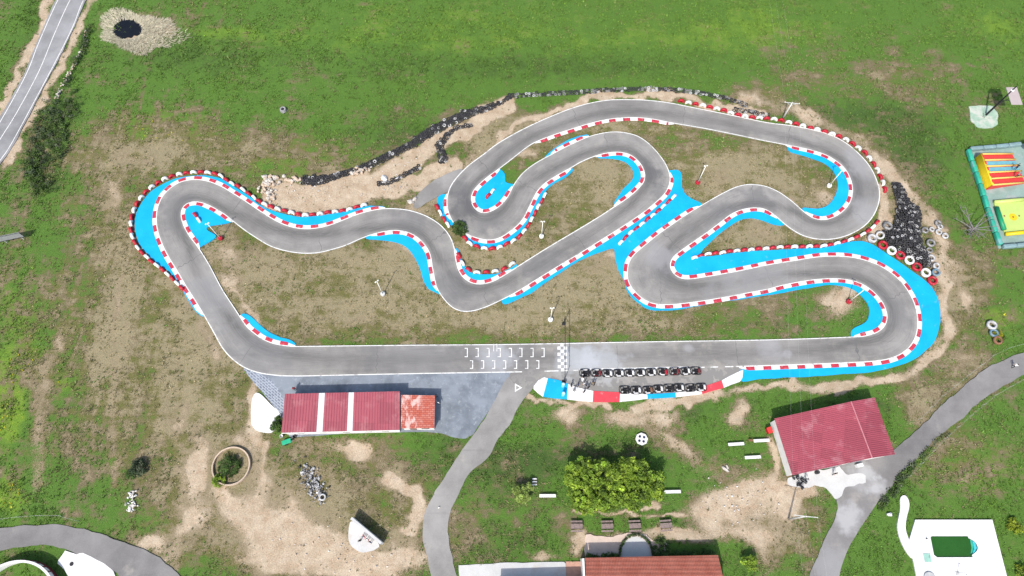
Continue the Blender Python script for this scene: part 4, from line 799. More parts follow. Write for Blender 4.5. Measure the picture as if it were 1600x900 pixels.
for s0 in (.12, .36, .6): opening(t, P[3], P[2], s0, s0+.14, 0, 2.4, 'door', 'grey', 1, handle=True)
# house
t = thing('tiled_house', 'long house with terracotta tiled roof at the bottom edge', 'house')
Z = 3.1; nw, ne = G(914, 871.5, Z), G(1122, 867.3, Z); dn = (ne-nw).normalized(); ds = Vector((dn.y, -dn.x, 0))
r0, r1 = nw+ds*4.3-dn*.1+Vector((0, 0, 1.35)), ne+ds*4.3+dn*.1+Vector((0, 0, 1.35)); sw, se = nw+ds*8.6, ne+ds*8.6
P = inset([nw, ne, se, sw], .45); b = B(); mid = lambda a, c: (a+c)/2
walls(b, [P[3], P[2], mid(P[2], P[1]), P[1], P[0], mid(P[0], P[3])], -.1, [2.95, 2.95, 4.2, 2.95, 2.95, 4.2]); b.build('wall', M['wall'], t)
ribbed(nw, ne, r1, r0, 84, .06, fill=.6).build('roof', M['tile'], t); ribbed(r0, r1, se, sw, 84, .06, lift=.003, fill=.6).build('roof', M['tile'], t)
b = B(); b.tube([r0, r1], .12, 8); b.build('ridge_tiles', M['tile'], t)
b = B(); b.box((nw+sw)/2+Vector((-.28, 0, -1.45)), (.28, 8.4, 3.2), math.atan2(ds.y, ds.x)-math.pi/2); b.build('gable_parapet', M['wall'], t)
opening(t, P[1], P[0], .44, .56, 0, 2.2, 'door', 'wood', -1, handle=True)
for s0 in (.1, .26, .7, .86): opening(t, P[1], P[0], s0, s0+.07, .9, 2.1, 'window', 'glass', -1)
t = thing('low_wing', 'flat roofed white wing left of the tiled house, mostly outside the frame', 'building', (0, 0, 0))
a, c = G(776, 915, 0), G(908, 911, 0); b = B(); b.prism([a, c, c+Vector((0, -7, 0)), a+Vector((0, -7, 0))][::-1], -.1, 2.9); b.build('wall', M['wall'], t)
b = B(); b.prism([a+Vector((-.2, .2, 0)), c+Vector((.2, .2, 0)), c+Vector((.2, -7.2, 0)), a+Vector((-.2, -7.2, 0))][::-1], 2.902, 3.1); b.build('roof', M['concg'], t)
# patio ring north of the house
def arc_px(c, rx, ry, a0, a1, n): return [(c[0]+rx*math.cos(a0+(a1-a0)*i/n), c[1]-ry*math.sin(a0+(a1-a0)*i/n)) for i in range(n+1)]
pc = (993.5, 866); spoly('round_patio', arc_px(pc, 23, 28, 0, math.pi, 20)+[(970, 874), (1017, 874)], .012, M['conc'], 0, 1, smooth=False)
# bullring
bc = G(26, 951); R0 = (G(26, 876, 1.7)-Vector((bc.x, bc.y, 1.7))).length
t = thing('ring_wall', 'curved white ring wall with maroon lower band in the lower left corner', 'wall', bc)
b = B(); b.lathe([(R0-.25, 1.7), (R0-.25, -.1)], 72); b.lathe([(R0, .75), (R0, 1.7)], 72); b.build('wall', M['wall'], t)
b = B(); b.lathe([(R0-.30, 1.702), (R0-.30, 1.82), (R0+.06, 1.82), (R0+.06, 1.702)], 72); b.build('coping', M['concw'], t)
b = B(); b.lathe([(R0+.01, -.1), (R0+.01, .75), (R0, .76)], 72); b.build('dado', M['maroon'], t)
for k in range(36):
    a_ = k/36*2*math.pi; b = B(); b.box((math.cos(a_)*(R0+.05), math.sin(a_)*(R0+.05), 1.2), (.12, .16, .95), a_); b.build('pilaster', M['maroon'], t)
spoly('white_pavement', [(102,860.5),(112,864),(120,866.5),(127.5,863),(142.5,869.5),(162,880),(177,892),(190,925),(150,940),(110,905),(100,889),(89,879)], .016, M['concw'], .05, 41, smooth=False)
setp(obj('manhole_cover', B().lathe([(0, .03), (.3, .03), (.33, .02)], 16, 0, G(112, 881)).mesh('manhole_cover'), M['dark']), 'round dark manhole cover in the white paving by the ring wall', 'manhole')
# pool
pool_px = [(1455.7,837.8),(1512,837.8),(1513.5,841),(1517,842.3),(1520.5,844.3),(1524,847.4),(1526.7,851.3),(1528,856),(1526.9,860),(1524,863.4),(1520.8,865.6),(1518.6,867),(1520,870.6),(1464.4,870.8),(1459.3,866.8),(1454,840)]
TZ = .18; pp = [G(u, v, TZ) for u, v in pool_px]
def densify(px): return even([G(*q) for q in px], .5, True)[:-1]
slab = [G(u, v, TZ) for u, v in ((1430.4,812),(1550.6,812),(1573.4,900),(1586,945),(1440,945),(1432,900),(1427,875),(1420,846))]
sheet('pool_terrace', slab, TZ, M['concw'], holes=[pp], skirt=.4)
pth = [(1405,779.5),(1407,792),(1404,806),(1401,819),(1402,829),(1404.5,839),(1411.7,856.7),(1419,867),(1428,877),(1436,868),(1424,851),(1419.8,844.5),(1415,831),(1414,823.4),(1415,813),(1416.7,804.7),(1421,789),(1418.5,780),(1414,773),(1408,775)]
sheet('pool_path', smooth_px(pth, True, .5), TZ-.015, M['concw'], skirt=.3)
t = thing('swimming_pool', 'sunken swimming pool with dark green water and rounded step end', 'pool', (0, 0, 0))
b = B(); n = len(pp); b.add([Vector((p.x, p.y, TZ+.012)) for p in pp]+[Vector((p.x, p.y, -1.3)) for p in pp], [(i, (i+1) % n, (i+1) % n+n, i+n) for i in range(n)]+[tuple(range(n, 2*n))]); b.build('basin', M['aqua'], t)
cx = sum(pp, Vector())/n
b = B(); b.add([Vector((*(p+(cx-p)*.002).xy, TZ-.16)) for p in pp[:3]]+[Vector((*G(1516.5, 842.5, TZ).xy, TZ-.16)), Vector((*G(1519, 856, TZ).xy, TZ-.16)), Vector((*G(1517.5, 866.8, TZ).xy, TZ-.16))]+[Vector((*(p+(cx-p)*.002).xy, TZ-.16)) for p in pp[11:]], [tuple(range(11))]); b.build('water', M['water'], t)
for k, (px_, zz, mm) in enumerate((([(1516.5,842.5),(1520.5,844.6),(1523,856),(1521,865.2),(1517.5,866.8),(1519,856)], TZ-.30, 'vgreen'), ([(1520.5,844.6),(1524,847.7),(1527.6,856),(1524,863),(1521,865.2),(1523,856)], TZ-.14, 'aqua'))):
    b = B(); q = [G(u, v, TZ) for u, v in px_]; b.prism(q, -1.0, zz); b.build('step', M[mm], t)
t = thing('hatch_cover', 'pale green square hatch cover set in the white pool terrace', 'hatch', G(1449, 871.5, TZ)+Vector((0, 0, .002)))
b = B(); q = [G(u, v, TZ)-t.location for u, v in ((1442,864.7),(1453,865),(1455.8,878.2),(1445,878.2))]; b.prism(q[::-1], 0, .06); b.build('lid', M['hatch'], t); b = B(); b.tube([q[1]*.7+Vector((0, 0, .06)), q[1]*.7+Vector((-.1, -.25, .12)), q[1]*.7+Vector((-.1, -.5, .06))], .02, 6); b.build('handle', M['dark'], t)
t = thing('pool_shower', 'slim grey shower post standing on the white terrace below the pool', 'shower', G(1496, 896, TZ))
b = B(); b.box((0, 0, .03), (.6, .6, .06), bev=.01); b.build('tray', M['concg'], t); b = B(); b.tube([(0, .1, 0), (0, .1, 2.1), (0, -.12, 2.2)], .04, 8); b.build('pipe', M['grey'], t); b = B(); b.lathe([(0, .03), (.1, .02), (.11, 0), (0, 0)], 12, 0, (0, -.14, 2.16)); b.build('shower_head', M['grey'], t)
t = thing('round_plinth', 'round grey concrete plinth at the terrace edge left of the shower', 'plinth', G(1452, 903, TZ)); b = B(); b.lathe([(0, .25), (.85, .25), (.9, .2), (.9, 0)], 28); b.build('top', M['concg'], t)
t = thing('skimmer_post', 'tiny dark skimmer post on the terrace left of the pool', 'post', G(1447, 841.7, TZ)); b = B(); b.tube([(0, 0, 0), (0, 0, .35)], .08, 8); b.build('pole', M['dark'], t)
# stage pad
t = thing('graffiti_wall', 'freestanding straight wall along the edge of the round concrete pad', 'wall', G(571, 830.5))
a, c = G(547.5, 811, 1.9)-t.location, G(594.3, 850.5, 1.9)-t.location; a.z = c.z = 0; d = (c-a).normalized(); nr = Vector((-d.y, d.x, 0))
b = B(); b.hexa([q+Vector((0, 0, -.1)) for q in (a, c, c+nr*.35, a+nr*.35)], [q+Vector((0, 0, 1.9)) for q in (a, c, c+nr*.35, a+nr*.35)]); b.build('wall', M['wall'], t)
b = B(); b.hexa([q+Vector((0, 0, 1.902)) for q in (a-nr*.04, c-nr*.04, c+nr*.39, a+nr*.39)], [q+Vector((0, 0, 1.97)) for q in (a-nr*.04, c-nr*.04, c+nr*.39, a+nr*.39)]); b.build('coping', M['conc'], t)
for k, mm in enumerate(('tred', 'c_black', 'bluep', 'tred', 'c_black')):
    s0 = .42+k*.11; q0, q1 = lerp(a, c, s0), lerp(a, c, s0+.07); b = B(); b.hexa([q+Vector((0, 0, .4)) for q in (q0-nr*.006, q1-nr*.006, q1-nr*.002, q0-nr*.002)], [q+Vector((0, 0, 1.5)) for q in (q0-nr*.006, q1-nr*.006, q1-nr*.002, q0-nr*.002)]); b.build('painted_patch', M[mm], t)
spoly('round_pad', [(549,812),(546.5,822),(544,837),(545,846),(548,853),(555,860),(562,863.5),(568,865),(576,862.5),(585,860),(590,855),(593.5,851)], .05, M['conc'], .12, 43)
# ring planter
pl = G(362, 728.5); t = thing('ring_planter', 'low tan masonry ring around a green shrub', 'planter', pl)
b = B(); b.lathe([(2.92, -.1), (2.92, .42), (3.12, .45), (3.14, -.1)], 48); o = b.build('wall', M['tan'], t)
# benches
def bench():
    t = thing('white_bench', '', 'bench'); b = B(); b.box((0, 0, .45), (2.65, .5, .10), bev=.02); b.build('seat', M['white'], t)
    for s in (-1, 1): b = B(); b.box((s*1.0, 0, .2), (.22, .42, .4)); b.build('leg', M['conc'], t)
    return t
t0 = bench(); fam = family(t0)
for i, (u, v, rz, lb) in enumerate(((855.5, 775, 0, 'white bench on grass left of the big leafy tree'), (1050, 768.7, .02, 'white bench on grass right of the big leafy tree'), (1149, 694.5, .06, 'white bench leftmost of three near the barn'), (1188.5, 689, .05, 'white bench nearest the barn in the group of three'), (1175, 715, .05, 'white bench lowest of three near the barn'))):
    if i == 0: t0.location = G(u, v); t0['label'] = lb; t0['group'] = 'white benches on the lawn'
    else: copytree(t0, G(u, v), rz, lb, 'white benches on the lawn', ch=fam)
def ptable():
    t = thing('picnic_table', '', 'picnic table'); b = B()
    for k in range(5): b.box((0, .15*(k-2), .74), (1.9, .135, .045))
    b.build('tabletop', M['wood'], t)
    for s in (-1, 1):
        b = B(); [b.box((0, s*.72+q*.14, .45), (1.9, .125, .045)) for q in (-.5, .5)]; b.build('seat', M['wood'], t)
        b = B(); b.box((s*.7, 0, .42), (.09, 1.5, .09)); b.box((s*.7, 0, .68), (.09, .7, .06))
        for g in (-1, 1): b.tube([(s*.7, g*.62, 0), (s*.7, g*.25, .7)], .05, 6)
        b.build('leg_frame', M['woodd'], t)
    return t
t0 = ptable(); fam = family(t0)
for i, (u, v, lb) in enumerate(((900.5, 822.5, 'brown picnic table leftmost in the row of four above the house'), (948, 822.5, 'brown picnic table second from the left in the row'), (991, 822, 'brown picnic table directly above the round patio'), (1039.5, 821.3, 'brown picnic table rightmost in the row of four above the house'))):
    if i == 0: t0.location = G(u, v); t0['label'] = lb; t0['group'] = 'picnic tables above the house'
    else: copytree(t0, G(u, v), .02*i, lb, 'picnic tables above the house', ch=fam)
t = thing('playground_roundabout', 'white octagonal roundabout with four dark seats above the big tree', 'roundabout', G(1002, 686.5))
b = B(); b.lathe([(0, .42), (1.04, .42), (1.06, .36), (1.04, .30), (0, .30)], 8); b.build('platform', M['white'], t); b = B(); b.lathe([(0, .0), (.2, 0), (.2, .3), (0, .3)], 10); b.build('pedestal', M['grey'], t)
for k in range(4): a_ = R(35+90*k); b = B(); b.lathe([(0, .46), (.2, .48), (.22, .421), (.0, .421)], 12, 0, (math.cos(a_)*.5, math.sin(a_)*.5, 0)); b.build('seat', M['c_navy'], t)
t = thing('slatted_stool', 'small white slatted frame on grass right of the small tree', 'frame', G(835, 753)); b = B()
for k in range(3): b.box((0, (k-1)*.45, .3), (.72, .2, .05))
b.build('slats', M['white'], t); b = B(); [b.box((s*.3, 0, .14), (.06, 1.1, .27)) for s in (-1, 1)]; b.build('frame', M['woodd'], t)
for (u, v, rz, lb) in ((1246, 750.5, 2.1, 'dark quad bike left of another on the white forecourt'), (1252, 756, .9, 'dark quad bike lower of two on the white forecourt')):
    t = thing('quad_bike', lb, 'quad bike', G(u, v)+Vector((0, 0, .02)), rz, 'quad bikes at the barn')
    b = B(); b.box((0, 0, .55), (.8, .32, .25), bev=.08); b.box((.5, 0, .6), (.35, .5, .15), bev=.05); b.box((-.5, 0, .6), (.4, .6, .1), bev=.03); b.build('body', M['c_black'], t)
    b = B(); b.box((-.1, 0, .74), (.6, .28, .12), bev=.04); b.build('seat', M['rubg'], t); b = B(); b.tube([(.35, -.4, .95), (.42, 0, .9), (.35, .4, .95)], .02, 6); b.tube([(.42, 0, .9), (.5, 0, .6)], .025, 6); b.build('handlebar', M['grey'], t)
    for x in (-.55, .6):
        for y_ in (-.42, .42): b = B(); b.lathe([(.1, -.11), (.24, -.12), (.28, -.07), (.28, .07), (.24, .12), (.1, .11)], 12, 0, (x, y_, .28), axis='Y', closedprof=True); b.build('wheel', M['rub'], t, True)
t = thing('oil_drum', 'black drum under the eave on the barn forecourt', 'drum', G(1275, 738.5)+Vector((0, 0, .02))); b = B(); b.lathe([(0, .88), (.27, .88), (.29, .9), (.29, .6), (.305, .59), (.29, .58), (.29, .3), (.305, .29), (.29, .28), (.29, 0)], 16); b.build('body', M['dark'], t, True); b = B(); b.lathe([(0, .90), (.04, .9), (.04, .885)], 8, 0, (.15, 0, 0)); b.build('bung', M['grey'], t)
t = thing('white_cabinet', 'white cabinet standing under the barn eave by the side road', 'cabinet', G(1340, 728)+Vector((0, 0, .02)), R(13)); b = B(); b.box((0, 0, .5), (.95, .55, 1.0), bev=.02); b.build('body', M['white'], t); b = B(); b.box((0, -.285, .5), (.85, .02, .85)); b.build('door', M['grey'], t)
t = thing('garden_cart', 'green garden cart among dark clutter at the garage corner', 'cart', G(449, 691), .35); b = B(); b.box((0, 0, .5), (1.5, .75, .3), bev=.06); b.build('tub', M['tgreen'], t)
for y_ in (-.42, .42): b = B(); b.lathe([(.05, -.05), (.26, -.06), (.28, 0), (.26, .06), (.05, .05)], 12, 0, (-.2, y_, .28), axis='Y', closedprof=True); b.build('wheel', M['rub'], t)
b = B(); b.tube([(.7, -.25, .6), (1.3, -.25, .8)], .02, 6); b.tube([(.7, .25, .6), (1.3, .25, .8)], .02, 6); b.build('handle', M['grey'], t)
for u, v, lb in ((440.5, 682, 'white bucket in the clutter below the garage corner'), (461, 682.5, 'dark bucket by the garage wall right of the green cart')):
    t = thing('bucket', lb, 'bucket', G(u, v), 0, 'buckets at the garage corner'); b = B(); b.lathe([(.24, 0), (.3, .42), (.28, .42), (.22, .04), (0, .04)], 14); b.build('body', M['white' if 'white' in lb else 'dark'], t); b = B(); b.tube([(-.29, 0, .4), (0, .15, .58), (.29, 0, .4)], .012, 5); b.build('handle', M['grey'], t)
# right hand mast on its pad
sp_ = [(1513,166),(1532,165.5),(1551,166),(1553,171),(1557,176),(1559,194),(1551,199.5),(1527,198),(1523,192),(1518,189),(1514,176)]
spoly('mast_pad', sp_, .03, M['padgreen'], .25, 45, smooth=False)
t = thing('tall_mast', 'tall dark mast carrying a pinkish flat board beside green concrete pad', 'mast', G(1539.5, 181))
b = B(); b.tube([(0, 0, 0), (0, 0, 5), (0, 0, 9.2)], [.2, .15, .1], 10); b.build('pole', M['dark'], t)
b = B(); b.box((0, 0, .15), (.9, .9, .3), bev=.04); b.build('base', M['padgreen'], t)
bp = G(1584.5, 150, 5.6)-t.location; b = B(); b.box(bp, (2.15, 4.1, .12), bev=.02); b.build('board', M['board'], t)
b = B(); b.tube([(0, 0, 5.0), bp+Vector((-.4, -1.2, -.06))], .06, 6); b.tube([(0, 0, 5.3), bp+Vector((-.6, .6, -.06))], .06, 6); b.tube([(0, 0, 3.8), bp+Vector((0, 0, -.06))], .05, 6); b.build('bracket', M['dark'], t)
b = B(); b.lathe([(0, .25), (.18, .22), (.35, .05), (.36, 0), (0, 0)], 14, 0, (.1, .1, 8.0)); b.build('lamp_head', M['white'], t)
b = B(); b.tube([(-.7, -.3, 0), (-.25, -.05, 6.4)], .02, 5); b.tube([(-.45, -.55, 0), (-.1, -.15, 6.4)], .02, 5); b.build('guy_wire', M['dark'], t)
# billboard at the left edge
t = thing('metal_billboard', 'grey metal billboard on posts standing in the left meadow', 'billboard', G(24, 377), R(14))
b = B(); b.box((0, 0, 1.75), (4.6, .08, 1.7)); b.build('panel', M['grey'], t); b = B(); [b.box((0, -.07, z_), (4.7, .06, .1)) for z_ in (.95, 2.55)]; [b.box((x, -.07, 1.75), (.1, .06, 1.7)) for x in (-2.3, 2.3)]; b.build('frame', M['dark'], t)
for x in (-1.5, 1.5): b = B(); b.box((x, .1, 1.2), (.12, .12, 2.5)); b.build('post', M['galv'], t)
t = thing('stone_well', 'small grey stone well head alone in the upper meadow', 'well', G(443, 173)); b = B(); b.lathe([(.35, .4), (.35, .62), (.6, .6), (.66, .0)], 12); b.build('wall', M['dstone'], t); b = B(); b.lathe([(0, .5), (.34, .5)], 12); b.build('lid', M['dark'], t)
# ------------------------------------------------------------------ inflatables
def GZ(u, v, z): return G(1480+u/5, 215+v/5, z)
setp(sheet('play_matting', [GZ(u, v, 0) for u, v in ((150,95),(620,45),(800,380),(900,820),(620,850),(400,865),(280,490),(180,220))], .02, M['mat']), kind='structure')
def wallseg(px, name, label, m1, m2, h=.9, th=.75):
    t = thing(name, label, 'inflatable wall', (0, 0, 0), 0, 'inflatable walls round the play area'); P = even([GZ(u, v, 0) for u, v in px], 2.6)
    for i, (a, c) in enumerate(zip(P, P[1:])):
        b = B(); d = c-a; b.box((a+c)/2+Vector((0, 0, h/2)), (d.length*.97, th, h), math.atan2(d.y, d.x), bev=.18); b.build('padding', M[m1 if (i//2) % 2 == 0 else m2], t, True)
wallseg([(150,105),(205,260),(260,420),(320,620),(405,860)], 'inflatable_wall', 'long teal padded wall along the left side of the play area', 'vgreen', 'vgreen')
wallseg([(165,100),(400,80),(590,58),(640,52)], 'inflatable_wall', 'slate padded wall along the top of the play area', 'vslate', 'vslate')
wallseg([(420,862),(620,845),(800,830)], 'inflatable_wall', 'slate blue padded wall along the bottom of the play area', 'vslate', 'vblue')
t = thing('inflatable_slide', 'red and yellow inflatable slide with parallel lanes', 'inflatable')
hi = 1.8; A, Bq = GZ(262, 130, hi), GZ(352, 372, hi); d_ = (Bq-A); e0, e1 = GZ(512, 128, .45), GZ(612, 352, .45)
L0, L1 = GZ(205, 172, 0), GZ(300, 402, 0)
def face(a, b_, c, d2, th): return [a, b_, c, d2]
b = B(); n = 9
top = [lerp(A, Bq, i/n) for i in range(n+1)]; bot = [lerp(L0, L1, i/n) for i in range(n+1)]
for k in range(8): b.tube([lerp(A, L0, k/7)+Vector((0, 0, .12-.1*k/7)), lerp(Bq, L1, k/7)+Vector((0, 0, .12-.1*k/7))], .24, 8)
b.build('climbing_wall', M['yel'], t, True)
b = B(); lo = [GZ(262, 130, hi), GZ(352, 372, hi)]; a0, a1 = Vector((*A.xy, 0)), Vector((*Bq.xy, 0)); g0, g1 = Vector((*e0.xy, 0)), Vector((*e1.xy, 0))
b.hexa([a0, a1, g1, g0], [A-Vector((0, 0, .2)), Bq-Vector((0, 0, .2)), e1-Vector((0, 0, .15)), e0-Vector((0, 0, .15))]); b.build('body', M['vred'], t)
for i, mm in enumerate(('vred', 'vblue', 'vblue', 'vred', 'vred')):
    s0, s1 = i/5+.03, (i+1)/5-.03; q = [lerp(A, Bq, s0), lerp(A, Bq, s1), lerp(e0, e1, s1), lerp(e0, e1, s0)]; b = B(); b.hexa([w_-Vector((0, 0, .17 if k < 2 else .12)) for k, w_ in enumerate(q)], [w_-Vector((0, 0, .06)) for w_ in q]); b.build('lane', M[mm], t)
for i in range(6): b = B(); b.tube([lerp(A, Bq, i/5)+Vector((0, 0, .1)), lerp(lerp(A, Bq, i/5), lerp(e0, e1, i/5), .5)+Vector((0, 0, .12)), lerp(e0, e1, i/5)+Vector((0, 0, .12))], .17, 8); b.build('lane_divider', M['cream'], t, True)
for i in range(5): p = lerp(A, Bq, (i+.5)/5); b = B(); b.box(p+Vector((.1, 0, .15)), (.35, .75, .5), math.atan2(d_.y, d_.x)-math.pi/2, bev=.1); b.build('top_pad', M['vred'], t, True)
t = thing('inflatable_arena', 'yellow inflatable arena with pale lemon floor and green pad', 'inflatable')
q = [GZ(357, 512, 0), GZ(620, 488, 0), GZ(720, 735, 0), GZ(445, 762, 0)]
for i, (a, c) in enumerate(((q[0], q[1]), (q[3], q[2]), (q[1], q[2]))): b = B(); b.tube([a+Vector((0, 0, .4)), lerp(a, c, .5)+Vector((0, 0, .42)), c+Vector((0, 0, .4))], .38, 10); b.build('side_tube', M['yel' if i else 'lem'], t, True)
b = B(); b.hexa([w_+Vector((0, 0, .02)) for w_ in q], [w_+Vector((0, 0, .3)) for w_ in q]); b.build('floor', M['lem'], t)
b = B(); a, c = GZ(385, 545, .5), GZ(445, 720, .5); b.tube([a, c], .42, 10); b.build('bolster', M['vgrn'], t, True)
b = B(); b.lathe([(0, .306), (.75, .306)], 24, 0, Vector((*GZ(515, 620, .3).xy, 0))); b.build('floor_disc', M['yel'], t)
for u, v in ((447, 612), (515, 620), (562, 611)): b = B(); b.lathe([(0, .315), (.16, .315), (.17, .308)], 10, 0, Vector((*GZ(u, v, .3).xy, 0))); b.build('floor_spot', M['maroon'], t)
t = thing('beige_parasol', 'beige round parasol at the top right of the play area', 'parasol', G(1601, 236)); b = B(); b.lathe([(0, 2.6), (.5, 2.45), (1.2, 2.1), (1.22, 2.05), (0, 2.3)], 8); b.build('canopy', M['tan'], t); b = B(); b.tube([(0, 0, 0), (0, 0, 2.6)], .03, 6); b.build('pole', M['galv'], t)
# ------------------------------------------------------------------ soil cover map (what grows where)
def blobs(u, v, lst):
    s = np.zeros_like(u)
    for q in lst:
        a = q[4]; th = R(q[5]) if len(q) > 5 else 0; du, dv = u-q[0], v-q[1]
        if th: du, dv = du*math.cos(th)+dv*math.sin(th), -du*math.sin(th)+dv*math.cos(th)
        s += a*np.exp(-((du/q[2])**2+(dv/q[3])**2))
    return s
def strokes(u, v, lst):
    s = np.zeros_like(u)
    for pts, wd, a in lst:
        p = np.array(pts, float); m = (u > p[:, 0].min()-3*wd) & (u < p[:, 0].max()+3*wd) & (v > p[:, 1].min()-3*wd) & (v < p[:, 1].max()+3*wd)
        if not m.any(): continue
        uu, vv = u[m], v[m]; d = np.full(uu.shape, 1e9)
        for (ax, ay), (bx, by) in zip(p, p[1:]):
            L2 = (bx-ax)**2+(by-ay)**2+1e-9; t = np.clip(((uu-ax)*(bx-ax)+(vv-ay)*(by-ay))/L2, 0, 1); d = np.minimum(d, (uu-ax-t*(bx-ax))**2+(vv-ay-t*(by-ay))**2)
        s[m] = np.maximum(s[m], a*np.exp(-(np.sqrt(d)/wd)**2.4))
    return s
DIRT_S = [([(430,300),(470,310),(530,297),(570,288)],27,1.7), ([(560,290),(600,272),(640,248)],20,1.7), ([(640,248),(690,218),(740,192),(790,165)],14,1.7), ([(540,308),(620,297),(680,275),(715,260)],14,1.6), ([(450,320),(520,318),(560,312)],14,1.5),
 ([(780,215),(830,185),(870,172),(930,155),(1000,150),(1060,151),(1130,165),(1200,182)],8,1.1), ([(1165,152),(1230,172),(1290,196),(1340,222),(1385,262),(1420,290),(1450,330),(1478,390),(1495,430),(1515,470)],15,.8), ([(1475,440),(1485,500),(1470,550),(1430,577),(1380,591),(1300,600),(1200,605),(1130,617),(1000,634)],10,.95),
 ([(1385,300),(1388,330),(1380,350),(1365,370)],12,1.1), ([(1440,390),(1470,410),(1480,450)],14,1.0), ([(92,520),(70,600),(58,700),(50,760)],16,.50), ([(190,430),(182,560),(178,680),(172,770)],9,.5), ([(205,470),(196,560),(192,660)],4,.4), ([(105,690),(100,790)],8,.35), ([(150,600),(146,700)],5,.3), ([(290,640),(280,700),(276,790)],11,.55), ([(320,640),(305,690),(296,760)],8,.5),
 ([(412,690),(408,760)],10,.9), ([(352,768),(380,798),(420,812)],13,1.0), ([(605,748),(645,765),(648,800),(636,832)],15,1.3), ([(998,660),(1040,685),(1080,712),(1125,742),(1150,770)],17,.60), ([(895,803),(960,801),(1010,806),(1080,800)],4,.9), ([(1010,790),(1025,783)],6,1.0),
 ([(83,-8),(52,62),(30,118),(-6,186)],9,1.0), ([(145,-10),(112,60),(80,130),(40,200),(5,256)],9,.95), ([(262,880),(280,840),(298,790),(302,730),(318,690)],20,.85), ([(380,690),(400,720),(412,770),(430,800)],22,.7), ([(345,770),(400,830),(470,870)],30,.8), ([(1205,690),(1220,745)],9,.8), ([(640,340),(690,300)],20,.6), ([(830,612),(880,630),(960,633)],6,.9), ([(400,600),(392,640),(398,690)],14,.9), ([(1320,622),(1350,630)],5,.2),
 ([(735,250),(790,215),(850,190)],10,.6), ([(740,372),(780,390)],6,.3), ([(780,255),(830,232)],8,.7), ([(1130,300),(1180,292),(1215,305),(1250,330)],9,.7), ([(335,555),(310,500),(290,460)],12,.6), ([(330,400),(380,470),(395,500)],9,.7), ([(1060,340),(1000,385)],0.1,0), ([(615,375),(655,400),(665,440)],12,.7)]
DIRT_B = [(560,500,60,10,.45),(440,420,40,16,.4),(560,400,50,14,.4),(760,500,60,10,.35),(930,420,34,14,.55),(1310,472,42,24,.95),(1325,450,25,12,.6),(1125,280,42,26,.55),(1290,312,30,14,.85),(1190,362,40,20,.6),(955,400,25,10,.7),(350,400,22,26,.7),(375,440,20,40,.6),(200,245,45,18,.7),(185,295,18,35,.55),(175,375,22,42,.5),(450,860,66,42,1.0),(300,800,36,46,.7),(410,800,66,44,.8),(480,850,80,40,.8),(560,880,80,24,.7),(335,700,25,35,.5),(560,712,26,14,.9),(620,870,70,28,.85),(540,700,70,14,.55),(878,645,36,18,.72),(965,650,60,20,.50),(1030,652,46,20,.68),(1045,690,30,16,.4),(1130,790,66,28,1.05),(1190,765,66,32,.8),(1160,830,70,22,.7),(1245,768,36,18,.95),(1240,800,28,18,.5),(960,840,62,12,1.0),(1050,835,46,10,.95),(903,845,13,24,.9),(850,866,25,9,.8),(1155,650,22,22,1.0),(1200,870,25,40,.5),(490,745,32,40,.6),(970,262,22,10,.7),(990,285,8,16,.7),(245,54,50,24,.62),(210,50,30,24,.75),(1410,105,40,15,.22),(1310,60,20,12,.15),(1470,150,60,10,.2),(1500,560,60,20,.5),(1430,650,30,30,.45),(210,860,70,14,.3),(240,845,40,14,.8),(520,130,15,10,.4),(270,640,24,50,.45)]
DRY_B = [(930,285,100,60,.8),(790,215,80,36,.5),(1010,197,120,18,.6),(900,200,80,20,.4),(1530,700,110,100,.22),(1560,420,60,140,.25),(1380,240,90,80,.2),(1450,160,120,50,.2),(900,830,120,40,.15),(850,500,100,25,.25),(1080,510,200,16,.3),(200,520,210,250,.74),(330,620,110,150,.35),(600,450,260,120,.86),(900,450,240,70,.75),(1150,360,260,110,.8),(1200,270,90,40,.3),(1150,250,130,40,.55),(700,340,120,60,.35),(600,800,260,110,.55),(400,820,180,100,.4),(1000,690,200,50,.30),(1200,800,90,60,.5),(1400,110,150,50,.34),(1250,100,60,40,.3),(1500,480,60,90,.55),(1420,620,70,40,.4),(400,235,280,40,.55),(200,230,120,60,.4),(780,210,60,30,.5),(1200,150,80,25,.5),(480,120,60,25,.25),(330,20,60,25,.3),(1480,700,90,60,.35),(1520,600,60,40,.3),(1250,850,60,50,.5),(1420,330,40,60,.3),(620,175,200,12,.25)]
YEL_B = [(10,650,22,42,1.4),(6,620,14,50,1.0),(40,560,36,70,.7),(105,600,26,24,.6),(25,460,50,50,.35),(240,205,120,30,.55),(440,250,230,36,.55),(600,58,260,26,.30),(1000,60,240,30,.22),(1180,35,120,40,.36),(1560,40,60,36,.5),(345,52,70,13,.4),(700,20,200,20,.2),(1500,720,100,50,.45),(1470,840,50,40,.2),(20,780,20,40,.8),(1560,500,30,20,.7)]
